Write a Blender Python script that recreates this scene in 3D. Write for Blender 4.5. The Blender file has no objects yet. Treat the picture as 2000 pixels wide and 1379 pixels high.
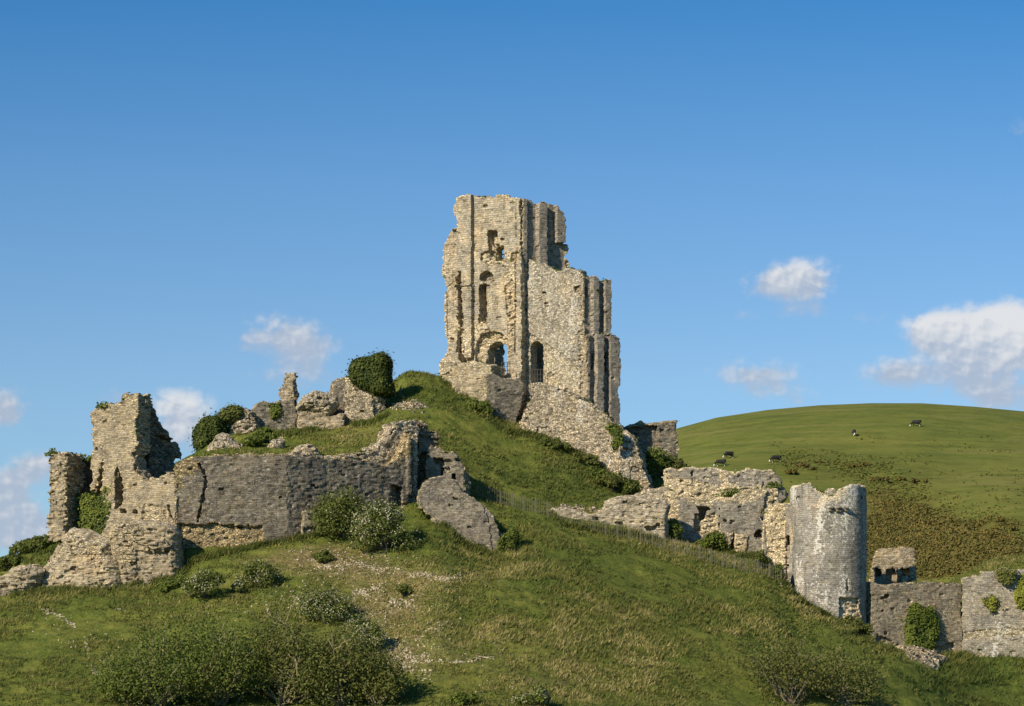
import bpy, math, random
import numpy as np

# ------------------------------------------------------------------ camera, sky, sun, exposure
SC = bpy.context.scene
FOC, HOR = 5000.0, 1480.0            # focal length and horizon row in photo pixels (2000 wide)

cam_data = bpy.data.cameras.new("camera")
cam_data.sensor_width = 36.0
cam_data.lens = 36.0 * FOC / 2000.0
cam_data.shift_y = (HOR - 689.5) / 2000.0
cam_data.clip_start = 1.0
cam_data.clip_end = 30000.0
cam = bpy.data.objects.new("camera", cam_data)
SC.collection.objects.link(cam)
cam.location = (0, 0, 0)
cam.rotation_euler = (math.radians(90), 0, 0)
SC.camera = cam

SUN_EL, SUN_AZ = math.radians(29), math.radians(42)      # azimuth to the left of straight behind the camera
to_sun = np.array([-math.sin(SUN_AZ) * math.cos(SUN_EL), -math.cos(SUN_AZ) * math.cos(SUN_EL), math.sin(SUN_EL)])
sun_data = bpy.data.lights.new("sun", 'SUN')
sun_data.energy = 4.9
sun_data.angle = math.radians(0.5)
sun_data.color = (1.0, 0.87, 0.66)
sun = bpy.data.objects.new("sun", sun_data)
SC.collection.objects.link(sun)
sun.location = tuple(to_sun * 500)
sun.rotation_euler = (math.radians(90) - SUN_EL, 0, -SUN_AZ)

SC.view_settings.view_transform = 'Standard'
SC.view_settings.look = 'None'
SC.view_settings.exposure = 0.30
SC.view_settings.gamma = 1.0
SC.view_settings.use_curve_mapping = False
SC.cycles.max_bounces = 5
SC.cycles.diffuse_bounces = 2
SC.cycles.glossy_bounces = 1
SC.cycles.transparent_max_bounces = 4


class Nodes:
    """small helper round a node tree"""
    def __init__(self, tree):
        self.t = tree
        tree.nodes.clear()

    def n(self, kind, **kw):
        nd = self.t.nodes.new(kind)
        ins = kw.pop('ins', {})
        for k, v in kw.items():
            setattr(nd, k, v)
        for k, v in ins.items():
            self.put(nd.inputs[k], v)
        return nd

    def put(self, sock, v):
        if isinstance(v, bpy.types.NodeSocket):
            self.t.links.new(v, sock)
        elif isinstance(v, (tuple, list)) and sock.type == 'RGBA' and len(v) == 3:
            sock.default_value = (*v, 1.0)
        else:
            sock.default_value = v

    def math(self, op, a, b=0.0, c=None, clamp=False):
        nd = self.t.nodes.new('ShaderNodeMath')
        nd.operation = op
        nd.use_clamp = clamp
        self.put(nd.inputs[0], a)
        self.put(nd.inputs[1], b)
        if c is not None:
            self.put(nd.inputs[2], c)
        return nd.outputs[0]

    def ramp(self, v, a, b, lo=0.0, hi=1.0, smooth=True):
        nd = self.t.nodes.new('ShaderNodeMapRange')
        nd.interpolation_type = 'SMOOTHSTEP' if smooth else 'LINEAR'
        self.put(nd.inputs['Value'], v)
        nd.inputs['From Min'].default_value = a
        nd.inputs['From Max'].default_value = b
        nd.inputs['To Min'].default_value = lo
        nd.inputs['To Max'].default_value = hi
        return nd.outputs[0]

    def mix(self, fac, a, b, mode='MIX'):
        nd = self.t.nodes.new('ShaderNodeMix')
        nd.data_type = 'RGBA'
        nd.blend_type = mode
        self.put(nd.inputs[0], fac)
        self.put(nd.inputs[6], a)
        self.put(nd.inputs[7], b)
        return nd.outputs[2]

    def noise(self, vec, scale, detail=3.0, rough=0.55, dist=0.0, col=False):
        nd = self.t.nodes.new('ShaderNodeTexNoise')
        self.put(nd.inputs['Vector'], vec)
        nd.inputs['Scale'].default_value = scale
        nd.inputs['Detail'].default_value = detail
        nd.inputs['Roughness'].default_value = rough
        nd.inputs['Distortion'].default_value = dist
        return nd.outputs[1 if col else 0]

    def mapping(self, vec, scale, loc=(0, 0, 0), rot=(0, 0, 0)):
        nd = self.t.nodes.new('ShaderNodeMapping')
        self.put(nd.inputs[0], vec)
        nd.inputs['Location'].default_value = loc
        nd.inputs['Rotation'].default_value = rot
        nd.inputs['Scale'].default_value = scale
        return nd.outputs[0]


world = bpy.data.worlds.new("World")
SC.world = world
world.use_nodes = True
W = Nodes(world.node_tree)
sky = W.n('ShaderNodeTexSky', sky_type='NISHITA', sun_disc=False, sun_elevation=SUN_EL,
          sun_rotation=math.pi + SUN_AZ, altitude=50.0, air_density=1.0, dust_density=0.4, ozone_density=2.0)
gen = W.n('ShaderNodeTexCoord').outputs['Generated']
sep = W.n('ShaderNodeSeparateXYZ', ins={0: gen})
dirx, diry, dirz = sep.outputs[0], sep.outputs[1], sep.outputs[2]
# clear-air colour of a dry day: the sky texture graded a little deeper
hgt_ = W.math('DIVIDE', dirz, W.math('MAXIMUM', diry, 0.05))
g1 = W.mix(W.ramp(hgt_, 0.15, 0.225, smooth=False), (0.80, 0.99, 1.17), (0.60, 0.92, 1.18))
g2 = W.mix(W.ramp(hgt_, 0.225, 0.30, smooth=False), g1, (0.285, 0.77, 1.14))
graded = W.mix(1.0, sky.outputs[0], g2, 'MULTIPLY')
fy = W.math('MAXIMUM', diry, 0.05)
azx = W.math('DIVIDE', dirx, fy)          # tangent of the bearing
elz = W.math('DIVIDE', dirz, fy)          # tangent of the height
cvec = W.n('ShaderNodeCombineXYZ', ins={0: azx, 1: elz, 2: 0.0}).outputs[0]
warp = W.noise(W.mapping(cvec, (34, 46, 1)), 1.0, 6.0, 0.62)
fine = W.noise(W.mapping(cvec, (90, 120, 1), (3, 7, 0)), 1.0, 7.0, 0.66)
wv = W.noise(W.mapping(cvec, (60, 60, 1)), 1.0, 3.0, 0.5, col=True)
bvec = W.mix(0.006, cvec, wv, 'ADD')
bill = W.n('ShaderNodeTexVoronoi', voronoi_dimensions='2D', ins={'Vector': W.mapping(bvec, (120, 140, 1)), 'Scale': 1.0, 'Detail': 2.0, 'Roughness': 0.5}).outputs['Distance']
bil2 = W.n('ShaderNodeTexVoronoi', voronoi_dimensions='2D', ins={'Vector': W.mapping(bvec, (120, 140, 1), (0.16, -0.24, 0)), 'Scale': 1.0, 'Detail': 2.0, 'Roughness': 0.5}).outputs['Distance']
# cumulus puffs: bearing, height, half width, half height (photo pixels), density, brightness
CLOUDS = [(1570, 540, 75, 42, 1.0, .80), (1500, 555, 60, 34, .75, .70), (1575, 590, 60, 36, .62, .6),
          (1905, 645, 105, 52, 1.25, 1.0), (1985, 650, 70, 70, 1.2, 1.0), (1815, 650, 62, 42, .95, .85), (1900, 720, 130, 60, .95, .62),
          (1960, 780, 90, 40, .75, .6), (1480, 735, 90, 38, .80, .66), (1740, 730, 70, 36, .85, .66), (1540, 775, 70, 26, .5, .62),
          (1990, 255, 25, 40, .30, .6), (1700, 618, 90, 22, .22, .6), (1440, 615, 90, 18, .22, .6),
          (560, 650, 95, 42, .74, .66), (600, 690, 75, 40, .68, .62), (480, 668, 60, 26, .32, .6), (570, 735, 100, 30, .5, .6),
          (5, 800, 62, 44, 1.0, .6), (350, 800, 72, 46, 1.0, .85), (375, 855, 80, 40, .8, .7), (240, 775, 70, 24, .3, .6),
          (75, 910, 66, 38, 1.0, .66), (10, 1000, 80, 66, 1.15, .55), (55, 1045, 80, 46, 1.1, .66), (10, 945, 50, 34, .7, .6)]
dens = None
brt = None
for (cx, cy, rx, ry, dn, br) in CLOUDS:
    a = W.math('MULTIPLY', W.math('SUBTRACT', azx, (cx - 1000) / FOC), FOC / rx)
    b = W.math('MULTIPLY', W.math('SUBTRACT', elz, (HOR - cy) / FOC), FOC / ry)
    q = W.math('SQRT', W.math('ADD', W.math('MULTIPLY', a, a), W.math('MULTIPLY', b, b)))
    m = W.ramp(q, 1.45, 0.0, 0.0, dn)
    # sunlit crown, shaded underside
    l = W.math('MULTIPLY', m, W.ramp(b, -0.9, 0.7, br * 0.66, br))
    dens = m if dens is None else W.math('ADD', dens, m)
    brt = l if brt is None else W.math('ADD', brt, l)
shape = W.math('ADD', W.math('MULTIPLY', warp, 1.25), W.math('SUBTRACT', W.math('MULTIPLY', fine, 0.75), W.math('MULTIPLY', W.math('SUBTRACT', bill, 0.45), 0.45)))
alpha = W.ramp(W.math('ADD', W.math('MULTIPLY', dens, 0.95), W.math('SUBTRACT', shape, 0.90)), 0.02, 0.72)
alpha = W.math('MULTIPLY', alpha, W.ramp(dens, 0.02, 0.30))
alpha = W.math('MULTIPLY', alpha, W.ramp(dens, 0.15, 0.95, 0.38, 0.92))
lum = W.math('DIVIDE', brt, W.math('MAXIMUM', dens, 0.001))
lum = W.math('MULTIPLY', lum, W.ramp(fine, 0.25, 0.75, 0.86, 1.10))
lum = W.math('ADD', lum, W.math('MULTIPLY', W.math('SUBTRACT', bil2, bill), 0.26))
ccol = W.mix(W.ramp(lum, 0.42, 0.95), (4.2, 4.95, 6.2), (7.9, 7.9, 7.95))
front = W.math('GREATER_THAN', diry, 0.3)
final = W.mix(W.math('MULTIPLY', alpha, front), graded, ccol)
bg = W.n('ShaderNodeBackground', ins={'Color': final, 'Strength': 0.081})
W.t.links.new(bg.outputs[0], W.n('ShaderNodeOutputWorld').inputs[0])

# ------------------------------------------------------------------ numeric helpers
def ray(px, py):
    return np.array([(px - 1000.0) / FOC, 1.0, (HOR - py) / FOC])


def hash_table(seed, n=4096):
    return np.random.RandomState(seed).uniform(-1, 1, n).astype(np.float32)


def lat(i, j, k, seed):
    """pseudo random value in [-1, 1] of an integer lattice point"""
    h = (np.asarray(i, np.int64) * 73856093) ^ (np.asarray(j, np.int64) * 19349663) ^ (np.asarray(k, np.int64) * 83492791)
    h = (h * 2654435761 + seed * 40503) & 0xFFFFFFFF
    h = ((h ^ (h >> 15)) * 2246822519) & 0xFFFFFFFF
    h = ((h ^ (h >> 13)) * 3266489917) & 0xFFFFFFFF
    h = h ^ (h >> 16)
    return (h & 0xFFFFF).astype(np.float32) / 524287.5 - 1.0


def vnoise2(x, y, seed=0):
    x = np.asarray(x, np.float64); y = np.asarray(y, np.float64)
    x, y = np.broadcast_arrays(x, y)
    i = np.floor(x); j = np.floor(y)
    fx = x - i; fy = y - j
    fx = fx * fx * (3 - 2 * fx); fy = fy * fy * (3 - 2 * fy)
    i = i.astype(np.int64); j = j.astype(np.int64)
    a = lat(i, j, 0, seed); b = lat(i + 1, j, 0, seed); c = lat(i, j + 1, 0, seed); d = lat(i + 1, j + 1, 0, seed)
    return (a * (1 - fx) + b * fx) * (1 - fy) + (c * (1 - fx) + d * fx) * fy


def fbm2(x, y, seed=0, octv=3, gain=0.5):
    s = 0; amp = 1.0
    for o in range(octv):
        s = s + amp * vnoise2(x * 2 ** o, y * 2 ** o, seed + 17 * o)
        amp *= gain
    return s


def vnoise3(x, y, z, seed=0):
    x, y, z = np.broadcast_arrays(x, y, z)
    i = np.floor(x); j = np.floor(y); k = np.floor(z)
    fx = x - i; fy = y - j; fz = z - k
    fx = fx * fx * (3 - 2 * fx); fy = fy * fy * (3 - 2 * fy); fz = fz * fz * (3 - 2 * fz)
    i = i.astype(np.int64); j = j.astype(np.int64); k = k.astype(np.int64)
    r = 0
    for dx in (0, 1):
        for dy in (0, 1):
            for dz in (0, 1):
                w = (fx if dx else 1 - fx) * (fy if dy else 1 - fy) * (fz if dz else 1 - fz)
                r = r + w * lat(i + dx, j + dy, k + dz, seed)
    return r


def poly_sd(U, Z, pts):
    """signed distance to a polygon, negative inside; U and Z same-shape arrays"""
    pts = np.asarray(pts, np.float64)
    d = np.full(U.shape, 1e9)
    inside = np.zeros(U.shape, bool)
    n = len(pts)
    for a in range(n):
        x0, y0 = pts[a]; x1, y1 = pts[(a + 1) % n]
        ex, ey = x1 - x0, y1 - y0
        L = ex * ex + ey * ey + 1e-12
        wx, wy = U - x0, Z - y0
        t = np.clip((wx * ex + wy * ey) / L, 0, 1)
        d = np.minimum(d, (wx - ex * t) ** 2 + (wy - ey * t) ** 2)
        c = ((y0 <= Z) != (y1 <= Z))
        if abs(ey) > 1e-12:
            xi = x0 + (Z - y0) / ey * ex
            inside ^= c & (U < xi)
    d = np.sqrt(d)
    return np.where(inside, -d, d)


def surface_nets(S, org, h):
    """triangle-free isosurface of a sampled field, negative inside"""
    neg = S < 0
    nx, ny, nz = S.shape
    cnt = np.zeros((nx - 1, ny - 1, nz - 1), np.int8)
    for dx in (0, 1):
        for dy in (0, 1):
            for dz in (0, 1):
                cnt += neg[dx:nx - 1 + dx, dy:ny - 1 + dy, dz:nz - 1 + dz]
    act = (cnt > 0) & (cnt < 8)
    ijk = np.argwhere(act)
    idx = np.full(act.shape, -1, np.int32)
    idx[act] = np.arange(len(ijk), dtype=np.int32)
    I, J, K = ijk.T
    off = [(a, b, c) for a in (0, 1) for b in (0, 1) for c in (0, 1)]
    val = {o: S[I + o[0], J + o[1], K + o[2]].astype(np.float64) for o in off}
    pos = np.zeros((len(ijk), 3)); n = np.zeros(len(ijk))
    for o in off:
        for ax in range(3):
            if o[ax] == 0:
                p = list(o); p[ax] = 1; p = tuple(p)
                va, vb = val[o], val[p]
                cr = (va < 0) != (vb < 0)
                t = np.where(cr, va / np.where(cr, va - vb, 1.0), 0.0)
                for q in range(3):
                    pos[:, q] += np.where(cr, (t if q == ax else o[q]), 0.0)
                n += cr
    pos = pos / n[:, None] + ijk
    verts = pos * h + np.asarray(org)
    quads = []
    for ax in range(3):
        sl0 = [slice(1, -1)] * 3; sl1 = [slice(1, -1)] * 3
        sl0[ax] = slice(0, -1); sl1[ax] = slice(1, None)
        D = neg[tuple(sl0)] != neg[tuple(sl1)]
        e = np.argwhere(D)
        if not len(e):
            continue
        o1, o2 = [(1, 2), (2, 0), (0, 1)][ax]
        e[:, o1] += 1; e[:, o2] += 1
        def cell(a, b):
            c = e.copy(); c[:, o1] -= a; c[:, o2] -= b
            return idx[c[:, 0], c[:, 1], c[:, 2]]
        q = np.stack([cell(1, 1), cell(0, 1), cell(0, 0), cell(1, 0)], 1)
        ng = neg[e[:, 0], e[:, 1], e[:, 2]]
        q[~ng] = q[~ng][:, ::-1]
        quads.append(q)
    return verts, np.concatenate(quads)


# ------------------------------------------------------------------ scene graph helpers
def link(o):
    SC.collection.objects.link(o)
    return o


def new_mesh(name, verts, faces, mats, attrs=None, smooth=False, loc=(0, 0, 0), rotz=0.0, parent=None, face_mat=None):
    """faces: (n, 3) or (n, 4) index array"""
    verts = np.asarray(verts, np.float32); faces = np.asarray(faces, np.int32)
    me = bpy.data.meshes.new(name)
    k = faces.shape[1]
    me.vertices.add(len(verts)); me.vertices.foreach_set('co', verts.ravel())
    me.loops.add(faces.size); me.loops.foreach_set('vertex_index', faces.ravel())
    me.polygons.add(len(faces))
    me.polygons.foreach_set('loop_start', np.arange(0, faces.size, k, dtype=np.int32))
    if smooth:
        me.polygons.foreach_set('use_smooth', np.ones(len(faces), bool))
    else:
        me.polygons.foreach_set('use_smooth', np.zeros(len(faces), bool))
    if face_mat is not None:
        me.polygons.foreach_set('material_index', np.asarray(face_mat, np.int32))
    for an, av in (attrs or {}).items():
        at = me.attributes.new(an, 'FLOAT', 'POINT')
        at.data.foreach_set('value', np.asarray(av, np.float32))
    for m in (mats if isinstance(mats, (list, tuple)) else [mats]):
        me.materials.append(m)
    me.update(calc_edges=True)
    o = link(bpy.data.objects.new(name, me))
    place(o, loc, rotz, parent)
    return o


def place(o, loc, rotz=0.0, parent=None):
    if parent is not None:
        o.parent = parent
        loc = np.asarray(loc) - np.asarray(root_of(parent))
    o.location = tuple(float(c) for c in loc)
    o.rotation_euler = (0, 0, rotz)


def root_of(o):
    p = np.zeros(3)
    while o is not None:
        p = p + np.array(o.location)
        o = o.parent
    return p


def tag(o, label=None, cat=None, group=None, kind=None):
    if label: o['label'] = label
    if cat: o['category'] = cat
    if group: o['group'] = group
    if kind: o['kind'] = kind
    return o


def thing(name, loc, label, cat, group=None):
    o = link(bpy.data.objects.new(name, None))
    o.empty_display_size = 0.5
    o.location = tuple(float(c) for c in loc)
    return tag(o, label, cat, group)


def tubes(paths, sides=5):
    """paths: list of (points (n,3), radii (n))"""
    V = []; F = []; base = 0
    for pts, rad in paths:
        pts = np.asarray(pts, float); n = len(pts)
        rad = np.broadcast_to(np.asarray(rad, float), (n,))
        tan = np.gradient(pts, axis=0)
        tan /= np.linalg.norm(tan, axis=1)[:, None] + 1e-9
        ref = np.where(np.abs(tan[:, 2:3]) < 0.9, np.array([[0, 0, 1.0]]), np.array([[1.0, 0, 0]]))
        a = np.cross(tan, ref); a /= np.linalg.norm(a, axis=1)[:, None] + 1e-9
        b = np.cross(tan, a)
        th = np.linspace(0, 2 * np.pi, sides, endpoint=False)
        ring = pts[:, None, :] + rad[:, None, None] * (np.cos(th)[None, :, None] * a[:, None, :] + np.sin(th)[None, :, None] * b[:, None, :])
        V.append(ring.reshape(-1, 3))
        i = np.arange(n - 1)[:, None] * sides; s = np.arange(sides)[None, :]; s2 = (s + 1) % sides
        F.append(np.stack([i + s, i + s2, i + sides + s2, i + sides + s], -1).reshape(-1, 4) + base)
        c0, c1 = base, base + (n - 1) * sides
        if sides >= 4:
            F.append(np.array([[c0, c0 + 3, c0 + 2, c0 + 1], [c1, c1 + 1, c1 + 2, c1 + 3]]))
        base += n * sides
    return np.concatenate(V), np.concatenate(F)


def boxes(items):
    """items: list of (x0, y0, z0, x1, y1, z1)"""
    V = []; F = []
    q = np.array([[0, 3, 2, 1], [4, 5, 6, 7], [0, 1, 5, 4], [1, 2, 6, 5], [2, 3, 7, 6], [3, 0, 4, 7]])
    for n, (x0, y0, z0, x1, y1, z1) in enumerate(items):
        V += [(x0, y0, z0), (x1, y0, z0), (x1, y1, z0), (x0, y1, z0), (x0, y0, z1), (x1, y0, z1), (x1, y1, z1), (x0, y1, z1)]
        F.append(q + 8 * n)
    return np.array(V), np.concatenate(F)


# ------------------------------------------------------------------ materials
def surface(name):
    m = bpy.data.materials.new(name)
    m.use_nodes = True
    N = Nodes(m.node_tree)
    return m, N


def finish(N, col, rough=0.9, bump=None, bdist=0.1, bstr=1.0, spec=0.2):
    p = N.n('ShaderNodeBsdfPrincipled', ins={'Base Color': col, 'Roughness': rough, 'Specular IOR Level': spec})
    if bump is not None:
        b = N.n('ShaderNodeBump', ins={'Height': bump, 'Distance': bdist, 'Strength': bstr})
        N.t.links.new(b.outputs[0], p.inputs['Normal'])
    N.t.links.new(p.outputs[0], N.n('ShaderNodeOutputMaterial').inputs[0])
    return p


def attr(N, name):
    return N.n('ShaderNodeAttribute', attribute_name=name, attribute_type='GEOMETRY').outputs['Fac']


def stone(name, face, face2, core, white=0.0, orange=0.25, st=(2.1, 2.1, 4.3), contrast=0.34, streak=0.3, bdist=0.055, ashlar=None):
    """weathered masonry: facing stones in courses, paler rubble core where the facing is lost"""
    m, N = surface(name)
    co = N.n('ShaderNodeTexCoord').outputs['Object']
    wob = N.noise(co, 1.3, 2, 0.5, col=True)
    cw = N.mix(0.10, co, wob, 'ADD')
    sv = N.mapping(cw, st)
    v1 = N.n('ShaderNodeTexVoronoi', ins={'Vector': sv, 'Scale': 1.0})
    ve = N.n('ShaderNodeTexVoronoi', feature='DISTANCE_TO_EDGE', ins={'Vector': sv, 'Scale': 1.0})
    rnd = N.n('ShaderNodeSeparateColor', ins={0: v1.outputs['Color']})
    mid = N.noise(co, 1.1, 5, 0.65)
    edge = N.ramp(ve.outputs['Distance'], 0.0, 0.16)
    r0, r1, joint = rnd.outputs[0], rnd.outputs[1], N.ramp(ve.outputs['Distance'], 0.09, 0.0, 0, 0.6)
    if ashlar:
        # dressed stones laid in courses; the rubble pattern shows only where the facing is lost
        cs = N.n('ShaderNodeSeparateXYZ', ins={0: N.mix(0.12, co, wob, 'ADD')})
        bv = N.n('ShaderNodeCombineXYZ', ins={0: N.math('ADD', cs.outputs[0], cs.outputs[1]), 1: cs.outputs[2], 2: 0.0}).outputs[0]
        bt = N.n('ShaderNodeTexBrick', offset=0.43, offset_frequency=2, squash=1.35, squash_frequency=3,
                 ins={'Vector': bv, 'Color1': (0, 0, 0), 'Color2': (1, 1, 1), 'Mortar': (0.5, 0.5, 0.5), 'Scale': 1.0, 'Mortar Size': 0.022, 'Mortar Smooth': 0.3,
                      'Brick Width': ashlar[0], 'Row Height': ashlar[1]})
        fade = N.ramp(N.math('ADD', N.math('ADD', attr(N, 'core'), ashlar[2]), N.math('MULTIPLY', N.math('SUBTRACT', N.noise(co, 0.55, 5, 0.65), 0.5), 2.2)), 0.15, 0.75)
        bc = N.n('ShaderNodeSeparateColor', ins={0: bt.outputs['Color']}).outputs[0]
        r0 = N.n('ShaderNodeMix', data_type='FLOAT', ins={0: fade, 2: N.math('ADD', N.math('MULTIPLY', bc, 0.50), N.math('MULTIPLY', r0, 0.46)), 3: r0}).outputs[0]
        joint = N.n('ShaderNodeMix', data_type='FLOAT', ins={0: fade, 2: N.math('MULTIPLY', bt.outputs['Fac'], N.ramp(mid, 0.35, 0.65, 0.05, 0.50)), 3: joint}).outputs[0]
        edge = N.n('ShaderNodeMix', data_type='FLOAT', ins={0: fade, 2: N.math('SUBTRACT', 1.0, bt.outputs['Fac']), 3: edge}).outputs[0]
    big = N.noise(co, 0.28, 4, 0.6)
    grit = N.noise(co, 9.0, 4, 0.7)
    drip = N.noise(N.mapping(co, (1.9, 1.9, 0.13)), 1.0, 5, 0.65)
    cr = attr(N, 'core')
    cmask = N.ramp(N.math('ADD', cr, N.math('MULTIPLY', N.math('SUBTRACT', mid, 0.5), 1.1)), 0.25, 0.75)
    f = N.mix(N.ramp(N.math('ADD', N.math('MULTIPLY', big, 0.6), N.math('MULTIPLY', mid, 0.4)), 0.38, 0.62), face, face2)
    f = N.mix(N.ramp(drip, 0.50, 0.68, 0, streak), f, tuple(c * 0.50 for c in face))
    c = N.mix(cmask, f, core)
    # each stone has its own tone
    tone = N.math('MULTIPLY', N.ramp(r0, 0.0, 1.0, 1.0 - 1.35 * contrast, 1.0 + 1.35 * contrast, smooth=False), N.ramp(rnd.outputs[1], 0.06, 0.12, 0.6, 1.0))
    tv = N.n('ShaderNodeCombineColor', ins={0: tone, 1: tone, 2: N.math('MULTIPLY', tone, N.ramp(rnd.outputs[1], 0, 1, 0.9, 1.08, smooth=False))}).outputs[0]
    c = N.mix(1.0, c, tv, 'MULTIPLY')
    # soot-grey and buff patches a few metres across
    pat = N.noise(N.mapping(co, (0.55, 0.55, 0.38), (5, 2, 8)), 1.0, 6, 0.68)
    c = N.mix(N.ramp(pat, 0.48, 0.64, 0, 0.42), c, N.mix(1.0, c, (0.55, 0.56, 0.58), 'MULTIPLY'))
    c = N.mix(N.ramp(N.noise(N.mapping(co, (0.4, 0.4, 0.3), (1, 7, 3)), 1.0, 5, 0.7), 0.52, 0.66, 0, 0.35), c, N.mix(1.0, c, (1.12, 0.92, 0.70), 'MULTIPLY'))
    g = N.ramp(grit, 0.3, 0.7, 0.70, 1.28, smooth=False)
    gv = N.n('ShaderNodeCombineColor', ins={0: g, 1: g, 2: g}).outputs[0]
    c = N.mix(1.0, c, gv, 'MULTIPLY')
    # joints hold dark soil and moss
    c = N.mix(joint, c, (0.07, 0.062, 0.045))
    # lichens: white discs and orange-brown crusts
    lw = N.noise(co, 4.2, 6, 0.75)
    if white > 0:
        zone = N.noise(N.mapping(co, (0.55, 0.55, 0.16)), 1.0, 3, 0.6)
        lwm = N.ramp(N.math('ADD', lw, N.math('MULTIPLY', N.math('SUBTRACT', zone, 0.5), 0.7)), 0.64 - 0.10 * white, 0.68 - 0.10 * white, 0, 0.9)
        c = N.mix(lwm, c, (0.66, 0.63, 0.56))
    sp = N.ramp(rnd.outputs[2], 0.95, 0.98, 0, 0.4)
    c = N.mix(sp, c, (0.60, 0.56, 0.48))
    lo = N.noise(co, 0.9, 5, 0.7)
    om = N.math('MULTIPLY', N.ramp(lo, 0.56, 0.70), orange)
    c = N.mix(om, c, (0.40, 0.25, 0.06))
    hgt = N.math('ADD', N.math('MULTIPLY', edge, N.ramp(rnd.outputs[1], 0, 1, 0.45, 1.0, smooth=False)), N.math('MULTIPLY', grit, 0.55))
    finish(N, c, 0.95, hgt, bdist * 1.5, 1.0, 0.1)
    return m


M = {}
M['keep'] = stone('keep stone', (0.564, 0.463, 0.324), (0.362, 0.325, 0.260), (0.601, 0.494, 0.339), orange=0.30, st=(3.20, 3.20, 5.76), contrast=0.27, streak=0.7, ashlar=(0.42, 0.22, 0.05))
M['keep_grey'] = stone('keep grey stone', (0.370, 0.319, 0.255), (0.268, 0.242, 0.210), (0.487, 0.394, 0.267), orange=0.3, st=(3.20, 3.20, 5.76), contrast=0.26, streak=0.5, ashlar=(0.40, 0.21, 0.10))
M['keep_white'] = stone('keep lime washed rubble', (0.543, 0.471, 0.360), (0.439, 0.392, 0.318), (0.561, 0.469, 0.318), white=0.55, orange=0.2, st=(5.12, 5.12, 7.36), contrast=0.34)
M['rubble'] = stone('pale rubble', (0.562, 0.466, 0.326), (0.461, 0.388, 0.285), (0.543, 0.451, 0.315), white=0.25, orange=0.15, st=(4.32, 4.32, 6.72), contrast=0.40, bdist=0.096)
M['buff'] = stone('buff walling', (0.469, 0.382, 0.254), (0.366, 0.309, 0.227), (0.508, 0.414, 0.271), orange=0.35, st=(2.88, 2.88, 7.36), contrast=0.30, streak=0.4, bdist=0.072, ashlar=(0.34, 0.16, 0.30))
M['grey'] = stone('grey weathered walling', (0.280, 0.240, 0.181), (0.203, 0.181, 0.152), (0.476, 0.369, 0.209), orange=0.22, st=(3.36, 3.36, 7.04), contrast=0.38, streak=0.35, bdist=0.078, ashlar=(0.29, 0.16, 0.22))
M['slab'] = stone('grey fallen walling', (0.317, 0.273, 0.207), (0.209, 0.186, 0.154), (0.447, 0.370, 0.243), orange=0.2, st=(3.68, 3.68, 7.36), contrast=0.34, ashlar=(0.29, 0.15, 0.30))
M['gate'] = stone('pale grey curtain stone', (0.394, 0.345, 0.269), (0.300, 0.269, 0.226), (0.696, 0.568, 0.371), orange=0.10, st=(4.16, 4.16, 7.68), contrast=0.30, ashlar=(0.29, 0.16, 0.20))
M['drum'] = stone('grey drum stone with white lichen', (0.348, 0.313, 0.261), (0.255, 0.238, 0.209), (0.650, 0.534, 0.360), white=0.95, orange=0.06, st=(3.84, 3.84, 7.68), contrast=0.15, streak=0.95, bdist=0.030, ashlar=(0.34, 0.18, 0.30))
M['curtain'] = stone('brown grey curtain stone', (0.440, 0.352, 0.240), (0.320, 0.271, 0.200), (0.418, 0.348, 0.232), orange=0.12, st=(4.48, 4.48, 7.68), contrast=0.34, ashlar=(0.29, 0.16, 0.28))
M['curtain_pale'] = stone('pale curtain stone', (0.390, 0.338, 0.260), (0.306, 0.279, 0.234), (0.487, 0.418, 0.278), white=0.15, orange=0.2, st=(4.48, 4.48, 7.68), contrast=0.28, ashlar=(0.32, 0.17, 0.25))
M['boulder'] = stone('fallen core masonry', (0.487, 0.406, 0.278), (0.348, 0.307, 0.244), (0.510, 0.418, 0.278), white=0.2, orange=0.25, st=(2.40, 2.40, 2.88), contrast=0.16, bdist=0.084)

M['buff_pale'] = stone('pale buff walling', (0.547, 0.456, 0.309), (0.454, 0.378, 0.267), (0.566, 0.478, 0.330), orange=0.18, st=(3.20, 3.20, 7.36), contrast=0.26, bdist=0.084, ashlar=(0.32, 0.16, 0.45))
M['buff_shaded'] = stone('shaded buff rubble', (0.313, 0.255, 0.174), (0.232, 0.197, 0.139), (0.418, 0.336, 0.209), orange=0.3, st=(3.04, 3.04, 7.04), contrast=0.34, bdist=0.096)  # darker copy of the buff walling, shade of the broken side in its colour
M['gate_pale'] = stone('pale grey coursed walling', (0.534, 0.452, 0.331), (0.441, 0.377, 0.278), (0.650, 0.545, 0.371), orange=0.10, st=(3.04, 3.04, 7.36), contrast=0.34, bdist=0.084, ashlar=(0.40, 0.17, 0.30))

def leafy(name, a, b, c, trans=0.38, rough=0.7):
    m, N = surface(name)
    t = attr(N, 'tint')
    col = N.mix(N.ramp(t, 0.0, 0.6), a, b)
    col = N.mix(N.ramp(t, 0.6, 1.0), col, c)
    p = N.n('ShaderNodeBsdfPrincipled', ins={'Base Color': col, 'Roughness': rough, 'Specular IOR Level': 0.15})
    tr = N.n('ShaderNodeBsdfTranslucent', ins={'Color': col})
    mx = N.n('ShaderNodeMixShader', ins={0: trans, 1: p.outputs[0], 2: tr.outputs[0]})
    N.t.links.new(mx.outputs[0], N.n('ShaderNodeOutputMaterial').inputs[0])
    return m


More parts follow.
